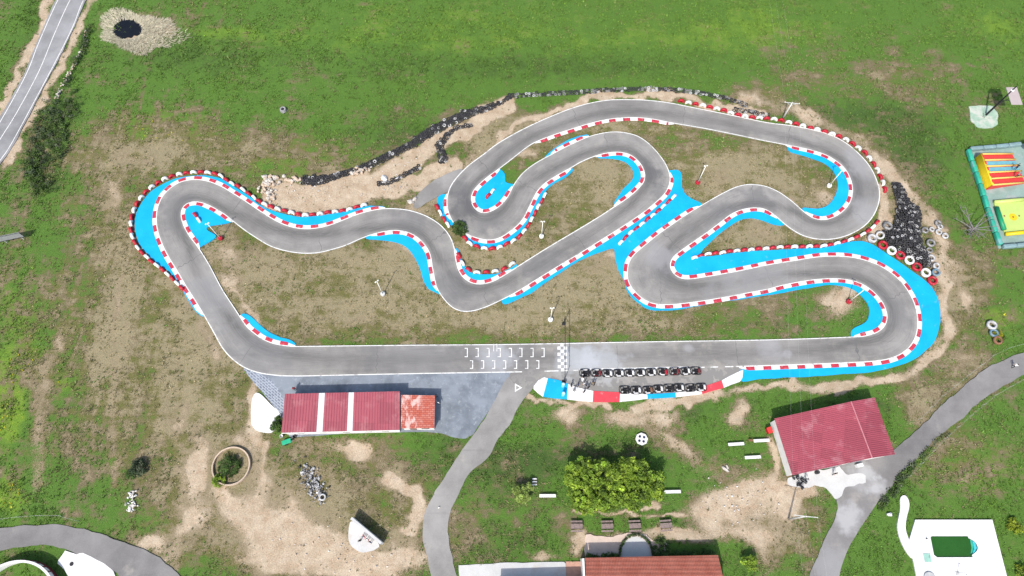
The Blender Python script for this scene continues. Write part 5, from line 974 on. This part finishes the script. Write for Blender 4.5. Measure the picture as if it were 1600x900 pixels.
DARK_B = [(930,505,120,14,.5),(1160,505,150,12,.45),(620,515,120,10,.35),(520,420,60,24,.3),(720,215,50,30,.4),(1000,440,20,30,.4),(860,360,30,14,.35),(285,560,45,110,.55),(250,760,40,30,.4),(310,690,14,30,.3),(85,190,46,70,.7),(60,260,40,50,.7),(300,85,160,34,.5),(840,105,380,26,.55),(1330,180,150,36,.7),(1420,250,80,60,.8),(1510,430,60,60,.6),(620,220,90,44,.6),(690,700,40,60,.55),(790,740,70,50,.75),(850,715,90,26,.6),(1000,705,90,26,.5),(560,830,42,46,.8),(560,745,25,40,.5),(1340,640,70,18,.7),(1080,640,40,22,.6),(1170,640,40,18,.4),(800,850,80,40,.5),(1170,870,30,35,.6),(30,150,20,60,.5),(1440,760,60,50,.3),(940,480,80,36,.35),(660,440,30,30,.4),(840,480,60,30,.35),(45,25,30,70,.4),(1040,845,15,8,.5),(1080,815,35,12,.6),(1000,820,10,14,.5),(960,855,20,4,.3),(300,740,8,30,.3)]
def zones(u, v):
    u0, v0 = u, v
    u = u0+16*(vn(u0, v0, 47, 601)-.5)+12*(vn(u0, v0, 17, 602)-.5)+6*(vn(u0, v0, 7, 603)-.5); v = v0+14*(vn(u0, v0, 43, 604)-.5)+11*(vn(u0, v0, 15, 605)-.5)+6*(vn(u0, v0, 7, 606)-.5)
    k = .62+.76*vn(u0, v0, 31, 607)
    dirt = np.maximum(strokes(u, v, DIRT_S), np.clip(blobs(u, v, DIRT_B), 0, 1.3)); dirt = np.where(dirt > .95, dirt, dirt*k); dry = np.clip(.02+blobs(u, v, DRY_B), 0, 1); dry = np.clip(dry+.55*np.clip(dirt, 0, 1), 0, 1.1); yel = np.clip(blobs(u, v, YEL_B), 0, 1); dark = np.clip(blobs(u, v, DARK_B), 0, 1)
    return dirt, dry, yel, dark
def hard_at(u, v):
    i = np.clip(np.round(v).astype(int)+50, 0, 999); j = np.clip(np.round(u).astype(int)+80, 0, 1759); return hard[i, j]
def soil_z(x, y): return -.035-.05*vn(x, y, 1.1, 301)-.12*vn(x, y, 2.6, 302)-.10*vn(x, y, 7.0, 303)
# ------------------------------------------------------------------ ground sheet
far = np.array([4000, 2200, 1200, 650, 350, 220, 165, 138.])
gx = np.concatenate([-far, np.arange(-128, 128.01, .32), far[::-1]]); gy = np.concatenate([-far-0, np.arange(-14, 128, .32), (far+40)[::-1]]); gy.sort()
X, Y = np.meshgrid(gx, gy); U, Vp = PX(np.clip(X, -140, 140), np.clip(Y, -40, 170)); dz = soil_z(X, Y); edge = (np.abs(X) > 130) | (Y < -16) | (Y > 130); dz[edge] = -.15
nx, ny = len(gx), len(gy); idx = np.arange(nx*ny).reshape(ny, nx)
me = npmesh('ground', np.stack([X, Y, dz], -1).reshape(-1, 3), np.stack([idx[:-1, :-1], idx[:-1, 1:], idx[1:, 1:], idx[1:, :-1]], -1).reshape(-1, 4), 4)
zz = zones(U.ravel(), Vp.ravel()); zz = [np.where(edge.ravel(), d, q) for q, d in zip(zz, (0, .3, .2, .2))]
a = me.attributes.new('cover', 'FLOAT_COLOR', 'POINT'); a.data.foreach_set('color', np.stack(zz, -1).astype(np.float32).ravel())
me.polygons.foreach_set('use_smooth', np.ones(len(me.polygons), bool))
# colours per square metre of bare soil, straw and grass
CD, CD2, CS, CO, CG, CB_, CK, CY = (.315,.236,.160), (.44,.362,.275), (.218,.185,.112), (.106,.099,.034), (.063,.130,.019), (.112,.192,.020), (.044,.082,.017), (.26,.25,.02)
def ground_mat():
    t = NT('meadow_soil'); at = t.n('ShaderNodeAttribute'); at.attribute_name = 'cover'; sp = t.n('ShaderNodeSeparateColor'); t.put(at.outputs['Color'], sp.inputs[0])
    dirt, dry, yel = sp.outputs; dark = at.outputs['Alpha']
    n1 = t.noise(.12, 4, .6); n2 = t.noise(.45, 5, .65); n3 = t.noise(1.7, 5, .7); n4 = t.noise(6, 4, .75); n5 = t.noise(14, 2, .8)
    st_ = t.noise(1.0, 5, .7, t.scale(.22, .9, 1, R(12)))
    ctr = lambda n, k: t.m2('MULTIPLY', t.m2('SUBTRACT', n, .5), k)
    add = lambda *q: q[0] if len(q) == 1 else t.m2('ADD', q[0], add(*q[1:]))
    g = t.mix(t.ss(add(yel, ctr(n1, 1.2), ctr(n2, 1.1), ctr(st_, .7)), .10, .75), CG, CB_)
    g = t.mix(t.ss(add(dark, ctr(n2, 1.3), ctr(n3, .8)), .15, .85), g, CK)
    fl = t.m2('MULTIPLY', t.ss(add(n4, ctr(n3, .6)), .58, .70), t.ss(add(yel, ctr(n2, .8)), .45, .9)); g = t.mix(t.m2('MULTIPLY', fl, .75), g, CY)
    xy = t.n('ShaderNodeSeparateXYZ'); t.put(t.co, xy.inputs[0]); wst = t.ss(xy.outputs[0], -68, -52, 1, 0)
    sv = t.m2('MULTIPLY', ctr(t.noise(1.0, 5, .7, t.scale(.42, .055, 1, R(5)), .8), 1.6), wst)
    g = t.mix(t.ss(add(sv, ctr(n3, .8)), .10, .7), g, CK)
    wob = add(sv, ctr(n1, 1.7), ctr(n2, .9), ctr(st_, 1.2), ctr(n3, .45), ctr(n4, .6))
    co = t.mix(t.ss(add(n1, ctr(n2, 1.1), ctr(n3, .3)), .40, .62), CO, (.132, .103, .062))
    c = t.mix(t.ss(add(dry, wob), .20, .66), g, co)
    c = t.mix(t.ss(add(dry, wob, ctr(n2, .7), ctr(n4, .5)), .56, 1.10), c, CS)
    vg = t.mix(t.ss(n4, .35, .62), (.030, .034, .014), (.11, .10, .045)); c = t.mix(t.m2('MULTIPLY', t.ss(add(n4, ctr(n3, .9)), .56, .70), t.ss(dry, .25, .6, 0, .42)), c, vg)
    s = t.mix(t.ss(add(n2, ctr(n3, .6), ctr(n4, .4)), .26, .74), CD, CD2)
    sh = t.ss(add(n4, ctr(n3, .9), ctr(n5, .4)), .52, .64); s = t.mix(t.m2('MULTIPLY', sh, t.ss(dirt, .5, 1.2, .85, .22)), s, (.13, .115, .06))
    s = t.mix(t.ss(dirt, .40, .85), (.19, .148, .095), s)
    c = t.mix(t.ss(add(dirt, t.m2('MULTIPLY', sv, .25), ctr(n2, .7), ctr(n3, .8), ctr(n4, 1.8), ctr(n5, .7)), .38, .72), c, s)
    grain = t.mix(t.ss(add(n4, ctr(n5, .8)), .30, .70), (.72, .72, .70), (1.24, 1.23, 1.21)); c = t.mix(1.0, c, grain, 'MULTIPLY')
    t.bump(add(ctr(n3, 1.0), ctr(n4, .7), ctr(n5, .3)), .6, .18); return t.done(c, .95)
setp(obj('ground', me, ground_mat()), kind='structure')
# ------------------------------------------------------------------ grass and weeds standing in the meadow
def pal(dirt, dry, yel, dark, x, y):
    n = len(x); j = lambda: rng.normal(0, 1, n); mixc = lambda f, a, b: a*(1-f[:, None])+np.array(b)*f[:, None]
    c = mixc(np.clip(yel+.5*(vn(x, y, 8, 401)-.4)+.2*j(), 0, 1), np.tile(np.array(CG)*1.15, (n, 1)), CB_); c = mixc(np.clip(dark*.9+.2*j(), 0, 1), c, CK)
    f = np.clip((dry+.9*(vn(x, y, 3, 402)-.5)+.25*j()-.2)*1.5, 0, 1); c = mixc(f, c, (.150, .135, .065)); c = mixc(np.clip((dry-.3)*1.6*(rng.random(n) < .28), 0, 1), c, (.25, .215, .125))
    c = np.where(((rng.random(n) < .10) & (yel > .55))[:, None], np.array(CY)*1.3, c); return np.clip(c*np.exp(.22*j())[:, None], .004, .8)
N = 330000; x = rng.uniform(-119, 119, N); y = rng.uniform(-4, 121, N); u, v = PX(x, y); k = (u > -12) & (u < 1612) & (v > -12) & (v < 912); x, y, u, v = x[k], y[k], u[k], v[k]
dirt, dry, yel, dark = zones(u, v); cl = vn(x, y, 1.4, 403)*.6+vn(x, y, 4.5, 404)*.4
k = ~hard_at(u, v) & (rng.random(len(x)) < np.clip((cl-.28)*2.2, .05, 1)*np.clip(1.1-1.1*dirt, .06, 1)*(1-.62*np.clip(dry*1.3-.25, 0, 1))); x, y, u, v = x[k], y[k], u[k], v[k]; z = [q[k] for q in (dirt, dry, yel, dark)]
n = len(x); print('tufts', n); hgt = np.clip(.16*np.exp(.45*rng.normal(0, 1, n))*(1+.8*z[3]+.4*z[2]), .06, .55); col = pal(*z, x, y); zb = soil_z(x, y)
Vt = np.zeros((n, 5, 3, 3)); a0 = rng.uniform(0, 6.28, n)
for i in range(5):
    a_ = a0+i*1.2566+rng.normal(0, .3, n); w_ = .05+.045*rng.random(n); ln = hgt*(.35+.7*rng.random(n)); cx_, sy_ = np.cos(a_), np.sin(a_); rr = .05*rng.random(n)
    bx, by = x+cx_*rr, y+sy_*rr
    Vt[:, i, 0] = np.stack([bx-sy_*w_, by+cx_*w_, zb], -1); Vt[:, i, 1] = np.stack([bx+sy_*w_, by-cx_*w_, zb], -1); Vt[:, i, 2] = np.stack([bx+cx_*ln, by+sy_*ln, zb+hgt*(.6+.5*rng.random(n))], -1)
me = npmesh('grass', Vt.reshape(-1, 3), np.arange(n*15).reshape(-1, 3), 3, np.repeat(col, 15, 0))
setp(obj('grass', me, M['blade']), 'tufts of green and dry grass growing all over the meadows', 'grass', None, 'stuff')
# ------------------------------------------------------------------ leaves
def leaves(name, cen, rad, per, size, cols, parent=None, flat=.75, up=.6):
    cen = np.asarray(cen, float); m = len(cen); rad = np.broadcast_to(rad, m); n = m*per
    d = rng.normal(0, 1, (n, 3)); d /= np.linalg.norm(d, axis=1)[:, None]; rr = rng.random(n)**.45; d *= (rr*np.repeat(rad, per))[:, None]; d[:, 2] *= flat
    p = np.repeat(cen, per, 0)+d; nr = rng.normal(0, 1, (n, 3)); nr[:, 2] = np.abs(nr[:, 2])+up; nr += d*.6; nr /= np.linalg.norm(nr, axis=1)[:, None]
    t = np.cross(nr, rng.normal(0, 1, (n, 3))); t /= np.linalg.norm(t, axis=1)[:, None]; b_ = np.cross(nr, t); s = (size*np.exp(.3*rng.normal(0, 1, n)))[:, None]
    V = np.stack([p-t*s*.5, p+b_*s*.28, p+t*s*.5, p-b_*s*.28], 1).reshape(-1, 3)
    base = np.array(cols)[rng.integers(0, len(cols), m)]*np.exp(.20*rng.normal(0, 1, (m, 1))); c = np.repeat(base, per, 0)*np.exp(.12*rng.normal(0, 1, (n, 1)))
    me = npmesh(name, V, np.arange(n*4).reshape(-1, 4), 4, np.repeat(c, 4, 0)); return obj(name, me, M['leaf'], parent)
def crown_centres(rx, ry, z0, z1, n, lobes):
    out = []
    while len(out) < n:
        l = lobes[rng.integers(len(lobes))]; d = rng.normal(0, 1, 3); d /= np.linalg.norm(d); r_ = rng.random()**.33
        p = np.array([l[0]+d[0]*l[2]*r_, l[1]+d[1]*l[2]*r_, (z0+z1)/2+d[2]*(z1-z0)/2*r_])
        if d[2] > -.55: out.append(p)
    return out
LG = [(.20,.31,.032), (.175,.275,.03), (.25,.35,.04), (.13,.21,.025), (.09,.145,.02)]; DG = [(.05,.10,.022), (.065,.12,.025), (.085,.135,.035), (.04,.075,.018)]; GG = [(.05,.075,.04), (.07,.095,.05), (.04,.06,.03), (.10,.12,.07)]
def tree(u, v, label, lobes, z0, z1, n, per, size, cols, crad, th, group=None):
    t = thing('leafy_tree', label, 'tree', G(u, v)-Vector((0, 0, .1)), 0, group)
    b = B(); b.tube([(0, 0, 0), (.05, 0, th*.5), (0, .05, th)], [.22, .17, .13], 9)
    for l in lobes: b.tube([(0, 0, th*.75), (l[0]*.45, l[1]*.45, th*1.05+.2), (l[0]*.9, l[1]*.9, (z0+z1)*.5)], [.11, .07, .03], 6)
    for l in lobes:
        for q in range(3): a_ = rng.random()*6.28; b.tube([(l[0]*.8, l[1]*.8, (z0+z1)*.47), (l[0]+math.cos(a_)*l[2]*.7, l[1]+math.sin(a_)*l[2]*.7, (z0+z1)*.5+.5)], [.04, .012], 5)
    b.build('trunk', M['bark'], t, True); leaves('crown', crown_centres(0, 0, z0, z1, n, lobes), np.array([crad*(.6+.7*rng.random()) for _ in range(n)]), per, size, cols, t); return t
tree(930, 762, 'big bright green leafy tree, left half of the joined pair on the lawn', [(-3.6,2.6,1.2),(-2.2,3.3,1.1),(-.6,3.0,1.3),(1.0,2.9,1.1),(2.4,2.4,1.2),(-3.0,1.0,1.3),(-1.2,1.4,1.5),(.7,1.2,1.5),(2.6,.9,1.4),(-4.4,1.0,.8),(-3.2,-.8,1.3),(-1.4,-.6,1.5),(.6,-.8,1.5),(2.4,-.8,1.4),(-2.9,-2.4,1.2),(-1.2,-2.6,1.3),(.6,-2.8,1.2),(2.2,-2.4,1.2),(-1.9,-3.5,.8)], 1.5, 4.5, 330, 50, .38, LG, .5, 2.0, 'big trees on the lawn')
tree(984, 760, 'big bright green leafy tree, right half of the joined pair on the lawn', [(-2.6,2.2,1.1),(-1.2,2.7,1.1),(.4,3.0,1.2),(1.6,2.6,.9),(-2.4,.6,1.4),(-.6,1.0,1.5),(1.2,.9,1.5),(2.8,.8,1.3),(4.0,.9,.8),(-2.2,-1.0,1.4),(-.4,-.8,1.5),(1.4,-.9,1.5),(3.1,-.7,1.3),(3.9,-1.2,.7),(-1.6,-2.5,1.2),(.2,-2.4,1.2),(1.9,-2.1,1.1),(-.2,-3.2,.7)], 1.4, 4.4, 310, 50, .38, LG, .6, 2.0, 'big trees on the lawn')
tree(817, 770, 'small pale green tree left of the white bench', [(0,0,.9),(-.8,.3,.8),(.7,.4,.8),(.2,-.7,.8),(-.5,-.8,.7)], .7, 2.6, 90, 40, .24, [(.22,.29,.07),(.26,.33,.09),(.17,.24,.05)], .42, 1.0)
tree(1167, 879, 'small bright yellow-green tree right of the tiled house', [(0,0,.7),(.5,.3,.6),(-.5,.2,.6),(.1,-.6,.6)], .6, 2.2, 50, 30, .22, LG, .38, .8)
def shrub(u, v, label, r_, h, cols, n, per=34, size=.2, name='shrub', group=None, sy=1.0):
    t = thing(name, label, 'shrub', G(u, v)-Vector((0, 0, .12)), 0, group); b = B()
    for q in range(6): a_ = rng.random()*6.28; b.tube([(0, 0, 0), (math.cos(a_)*r_*.3, math.sin(a_)*r_*.3, h*.4), (math.cos(a_)*r_*.6, math.sin(a_)*r_*.6, h*.75)], [.04, .03, .01], 5)
    b.build('stem', M['bark'], t); cs = []
    for q in range(n): a_ = rng.random()*6.28; d_ = r_*rng.random()**.5; k_ = 1-(d_/r_)**2*.7; cs.append((math.cos(a_)*d_, math.sin(a_)*d_*sy, .2+rng.random()*h*k_))
    leaves('foliage', cs, .16+.13*r_, per, size, cols, t); return t
shrub(718, 359, 'dark green bush wedged between the two track loops', 1.5, 1.5, DG, 60)
shrub(218, 731, 'grey-green bush in the left meadow', 1.4, 1.6, GG, 60); shrub(207, 741, 'low green bush touching the grey-green bush', .9, .8, DG, 26)
shrub(359, 728, 'dark green shrub inside the tan ring planter', 1.8, 1.5, DG, 80); shrub(343, 751, 'bright green shrub spilling over the lower left ring edge', 1.05, 1.0, LG, 36)
shrub(1584, 822, 'bright yellow-green bush right of the pool terrace', 1.1, 1.2, [(.22,.28,.02),(.26,.32,.03),(.14,.2,.02)], 40); shrub(1597, 893, 'yellow-green bush in the lower right corner', 1.1, 1.2, [(.22,.28,.02),(.2,.26,.03),(.12,.18,.02)], 36)
shrub(1559, 525, 'yellow flowering weeds by the three tyres', 1.0, .5, [(.2,.22,.02),(.3,.28,.02),(.09,.14,.02)], 26)
shrub(1032, 858, 'dark bush against the house wall right of the round patio', 1.3, 1.2, DG, 40); shrub(433, 667, 'dark bush at the left end of the garage', .9, 1.5, DG, 34); shrub(437, 656, 'smaller dark bush above the one at the garage end', .6, 1.2, DG, 18)
for i, (u0, u1, v0, v1, lb) in enumerate(((916, 966, 870, 868.5, 'clipped dark hedge along the house left of the patio'), (1022, 1116, 866, 864, 'clipped dark hedge along the house right of the patio'))):
    t = thing('hedge', lb, 'hedge', (0, 0, 0), 0, 'hedges along the house'); cs = []
    for q in range(int((u1-u0)*1.4)): s = rng.random(); g = G(u0+(u1-u0)*s, v0+(v1-v0)*s); cs.append((g.x, g.y+rng.normal(0, .18), .15+rng.random()*.75))
    leaves('foliage', cs, .28, 30, .16, DG, t); b = B(); [b.tube([G(u0+(u1-u0)*s, v0+(v1-v0)*s), G(u0+(u1-u0)*s, v0+(v1-v0)*s)+Vector((.05, 0, .7))], .02, 5) for s in np.linspace(.03, .97, 14)]; b.build('stem', M['bark'], t)
t = thing('hedge', 'low dark hedge curving round the concrete patio', 'hedge', (0, 0, 0)); cs = []
for (u, v) in arc_px(pc, 25.5, 30.5, -.05, math.pi+.05, 70): g = G(u, v); cs.append((g.x+rng.normal(0, .06), g.y+rng.normal(0, .06), .12+rng.random()*.3))
leaves('foliage', cs, .24, 26, .14, GG+DG, t); b = B(); [b.tube([G(*q), G(*q)+Vector((0, 0, .3))], .02, 5) for q in arc_px(pc, 25.5, 30.5, 0, math.pi, 16)]; b.build('stem', M['bark'], t)
# thicket along the country road
cs = []; cc = []
for pts, wd, dn, hh in (([(92,165),(75,195),(60,225),(50,262),(70,300)], 18, 190, .9), ([(120,150),(100,190),(88,225),(80,260)], 16, 110, .7), ([(45,255),(60,300)], 10, 60, 1.2), ([(140,40),(130,75),(105,130)], 5, 60, .7), ([(1412,735),(1400,762),(1375,792)], 5, 34, .5), ([(1475,680),(1430,722),(1405,752)], 3, 30, .4)):
    p = np.array(pts, float)
    for q in range(dn):
        s = rng.random()*(len(p)-1); i = int(s); m_ = p[i]+(p[i+1]-p[i])*(s-i); u_, v_ = m_[0]+rng.normal(0, wd*.55), m_[1]+rng.normal(0, wd*.55)
        if hard_at(np.array([u_]), np.array([v_]))[0]: continue
        g = G(u_, v_); cs.append((g.x, g.y, rng.random()**1.3*hh))
setp(leaves('undergrowth', cs, .62, 40, .24, DG+GG+[(.07,.13,.025),(.08,.14,.03),(.10,.13,.045)], None), 'dark green undergrowth along the roads', 'undergrowth', None, 'stuff')
# bare tree
t = thing('bare_tree', 'leafless grey tree on grass left of the inflatables', 'tree', G(1512, 366)-Vector((0, 0, .1))); b = B(); b2 = B()
b.tube([(0, 0, 0), (.1, .1, 1.2), (.0, .3, 2.2)], [.16, .12, .09], 8)
for i in range(11):
    a_ = i*.6+rng.normal(0, .2); L = 2.2+rng.random()*2.4; s_ = Vector((.05, .2, 1.0+rng.random()*1.2)); e_ = s_+Vector((math.cos(a_)*L, math.sin(a_)*L, .8+rng.random())); m_ = (s_+e_)/2+Vector((0, 0, .25)); b2.tube([s_, m_, e_], [.10, .07, .03], 6)
    for q in range(7): s2 = m_+(e_-m_)*rng.random(); b2.tube([s2, s2+Vector((rng.normal(0, .7), rng.normal(0, .7), .3+rng.random()*.3))], [.035, .012], 5)
b.build('trunk', M['deadwood'], t, True); b2.build('branches', M['deadwood'], t)
# reeds round the black pond
spoly('black_pond', arc_px((199.5, 46), 23, 15, 0, 2*math.pi, 26)[:-1], -.02, M['pond'], 1.3, 51)
N = 7500; a_ = rng.uniform(0, 6.28, N); rr = rng.random(N)**.6; wob_ = 1+.16*np.sin(2*a_+.6)+.12*np.sin(3*a_+2)+.10*np.sin(5*a_)+.06*np.sin(9*a_+1); u = 219+60*rr*wob_*np.cos(a_); v = 50+32*rr*wob_*np.sin(a_); k = (((u-199.5)/21.5)**2+((v-46)/14)**2 > 1) & ~((u > 225) & (rng.random(N) < (u-222)/80)) & (u > 159)
u, v = u[k], v[k]; g = np.array([G(p, q) for p, q in zip(u, v)]); c0 = np.array(G(199.5, 46)); n = len(g); dr = g-c0; dr /= np.linalg.norm(dr, axis=1)[:, None]; dr += rng.normal(0, .5, (n, 3)); dr[:, 2] = 0; dr /= np.linalg.norm(dr, axis=1)[:, None]
Lr = (.4+.5*rng.random(n))[:, None]; w_ = .045; sd_ = np.stack([-dr[:, 1], dr[:, 0], 0*dr[:, 0]], -1)*w_; base = g+np.array([0, 0, -.05]); tip = base+dr*Lr+np.stack([0*u, 0*u, .06+.22*rng.random(n)], -1)
cr = np.array([(.42,.38,.27), (.5,.46,.34), (.36,.32,.23), (.30,.28,.20)])[rng.integers(0, 4, n)]*np.exp(.2*rng.normal(0, 1, (n, 1)))
me = npmesh('reeds', np.stack([base-sd_, base+sd_, tip+sd_*.3, tip-sd_*.3], 1).reshape(-1, 3), np.arange(4*n).reshape(-1, 4), 4, np.repeat(cr, 4, 0)); setp(obj('reeds', me, M['blade']), 'pale dry reeds flattened around the black pond', 'reeds', None, 'stuff')
# stones
def rock(b, c, r_, mi=0):
    bm = bmesh.new(); bmesh.ops.create_icosphere(bm, subdivisions=1, radius=r_); sc_ = (1+rng.normal(0, .25), .8+rng.normal(0, .18), .6+rng.normal(0, .12)); mt = rnd_rot(.5)
    for q in bm.verts: q.co = mt @ Vector((q.co.x*sc_[0], q.co.y*sc_[1], q.co.z*sc_[2]))*(1+rng.normal(0, .13))
    bm.verts.index_update(); b.add([q.co+Vector(c) for q in bm.verts], [[q.index for q in f.verts] for f in bm.faces], mi); bm.free()
def stones(name, label, cat, pts, kind, r0, r1, mats):
    b = B()
    for u, v, z_ in pts: rock(b, G(u, v)+Vector((0, 0, z_)), r0+(r1-r0)*rng.random()**2, rng.integers(0, len(mats)))
    return setp(b.build(name, [M[m] for m in mats]), label, cat, None, kind)
def along(pts, wd, n, hz=.15):
    out = []; p = np.array(pts, float)
    for _ in range(n): s = rng.random()*(len(p)-1); i = int(s); m_ = p[i]+(p[i+1]-p[i])*(s-i); out.append((m_[0]+rng.normal(0, wd), m_[1]+rng.normal(0, wd), rng.random()*hz))
    return out
stones('stone_wall', 'tumbled pale dry stone wall beside the country road', 'wall', along([(128,80),(120,95),(112,110),(104,125),(95,142),(89,156)], 1.3, 90, .5)+along([(135,46),(133,60)], 1.0, 14, .3), None, .12, .28, ['stone', 'tan'])
stones('rubble', 'pale rocks heaped at the left end of the dirt channel', 'rocks', along([(408,295),(416,285),(425,283),(440,280)], 4, 70, .4)+along([(420,298),(425,310)], 4, 40, .3)+along([(450,281),(465,283)], 3, 20, .2)+along([(545,273),(560,268),(580,262)], 2, 34, .2)+[(600, 279, .2)], 'stuff', .15, .6, ['stone', 'tan'])
stones('gravel', 'scattered small stones on bare soil', 'gravel', along([(440,300),(520,295),(600,272),(680,222)], 9, 200, .02)+along([(430,850),(520,860),(600,870)], 26, 120, .02)+along([(1100,790),(1200,780)], 20, 90, .02)+along([(560,305),(640,290)], 5, 50, .02), 'stuff', .04, .16, ['stone', 'tan', 'concw'])
stones('white_stones', 'pile of white stones in the left meadow', 'stones', along([(208,770),(207,785),(203,798)], 3.2, 60, .3), 'stuff', .12, .34, ['concw', 'stone'])
stones('debris_pile', 'grey and black burnt debris pile in the lower left field', 'debris', along([(480,735),(488,755),(496,772)], 8, 300, .15), 'stuff', .06, .30, ['dstone', 'rubg', 'concg', 'rub'])
big_tyre(504.5, 777, 1.15, 'rubw', 'pale ring tyre at the lower end of the burnt debris pile')
rk = B(); rock(rk, G(686, 793)+Vector((0, 0, .1)), .38); setp(rk.build('white_boulder', M['concw']), 'single white boulder on grass left of the access road', 'boulder')
rk = B(); rock(rk, G(642, 316)+Vector((0, 0, .2)), .85); rock(rk, G(646, 312)+Vector((.3, 0, .2)), .6); setp(rk.build('pale_boulder', M['stone']), 'pale boulder at the lower left end of the access strip', 'boulder')
rk = B(); rock(rk, G(600, 279)+Vector((0, 0, .3)), .8); setp(rk.build('pale_boulder', M['concw']), 'big white boulder in the middle of the dirt channel', 'boulder')
# wire fences along the side road
def fence(px, label, hh=1.1):
    t = thing('wire_fence', label, 'fence', (0, 0, 0), 0, 'wire fences'); P = even([G(*q) for q in px], 3.2)
    for p in P: b = B(); b.tube([p-Vector((0, 0, .2)), p+Vector((0, 0, hh))], .022, 6); b.build('post', M['galv'], t)
    b = B(); [b.tube([p+Vector((0, 0, z_)) for p in P], .004, 4) for z_ in (.4, .75, hh-.05)]; b.build('wires', M['galv'], t)
fence([(1600,538),(1560,549),(1520,580),(1470,620),(1430,660)], 'thin wire fence along the upper side of the side road')
fence([(1600,592),(1550,620),(1512,652),(1470,690),(1432,730),(1405,760)], 'thin wire fence along the lower side of the side road')
fence([(0,812),(50,806),(100,806),(140,820)], 'thin wire fence above the gravel road at lower left')
print('done', len(bpy.data.objects))
# small odds and ends on the lawns
t = thing('red_bin', 'red plastic bin on grass left of the barn wall', 'bin', G(1200, 673.5), .3); b = B(); b.box((0, 0, .45), (.75, .95, .9), bev=.06); b.build('body', M['tred'], t); b = B(); b.box((0, 0, .94), (.8, 1.0, .07), bev=.02); b.build('lid', M['vred'], t)
t = thing('red_stool', 'low red stool between the two upper white benches', 'stool', G(1172, 688.5)); b = B(); b.box((0, 0, .4), (.6, .4, .06), bev=.02); b.build('seat', M['rust'], t)
for x_ in (-.24, .24):
    for y_ in (-.14, .14): b = B(); b.tube([(x_, y_, 0), (x_, y_, .38)], .025, 6); b.build('leg', M['tred'], t)
rk = B(); rock(rk, G(1389, 804)+Vector((0, 0, .1)), .45); rock(rk, G(1391, 802)+Vector((0, 0, .1)), .3); setp(rk.build('white_boulder', M['concw']), 'white boulder on grass left of the pool path', 'boulder')
rk = B(); rock(rk, G(1133, 733)+Vector((0, 0, .05)), .55); rock(rk, G(1136, 730)+Vector((0, 0, .1)), .4); setp(rk.build('pale_boulder', M['stone']), 'pale boulder on the worn path right of the leafy trees', 'boulder')
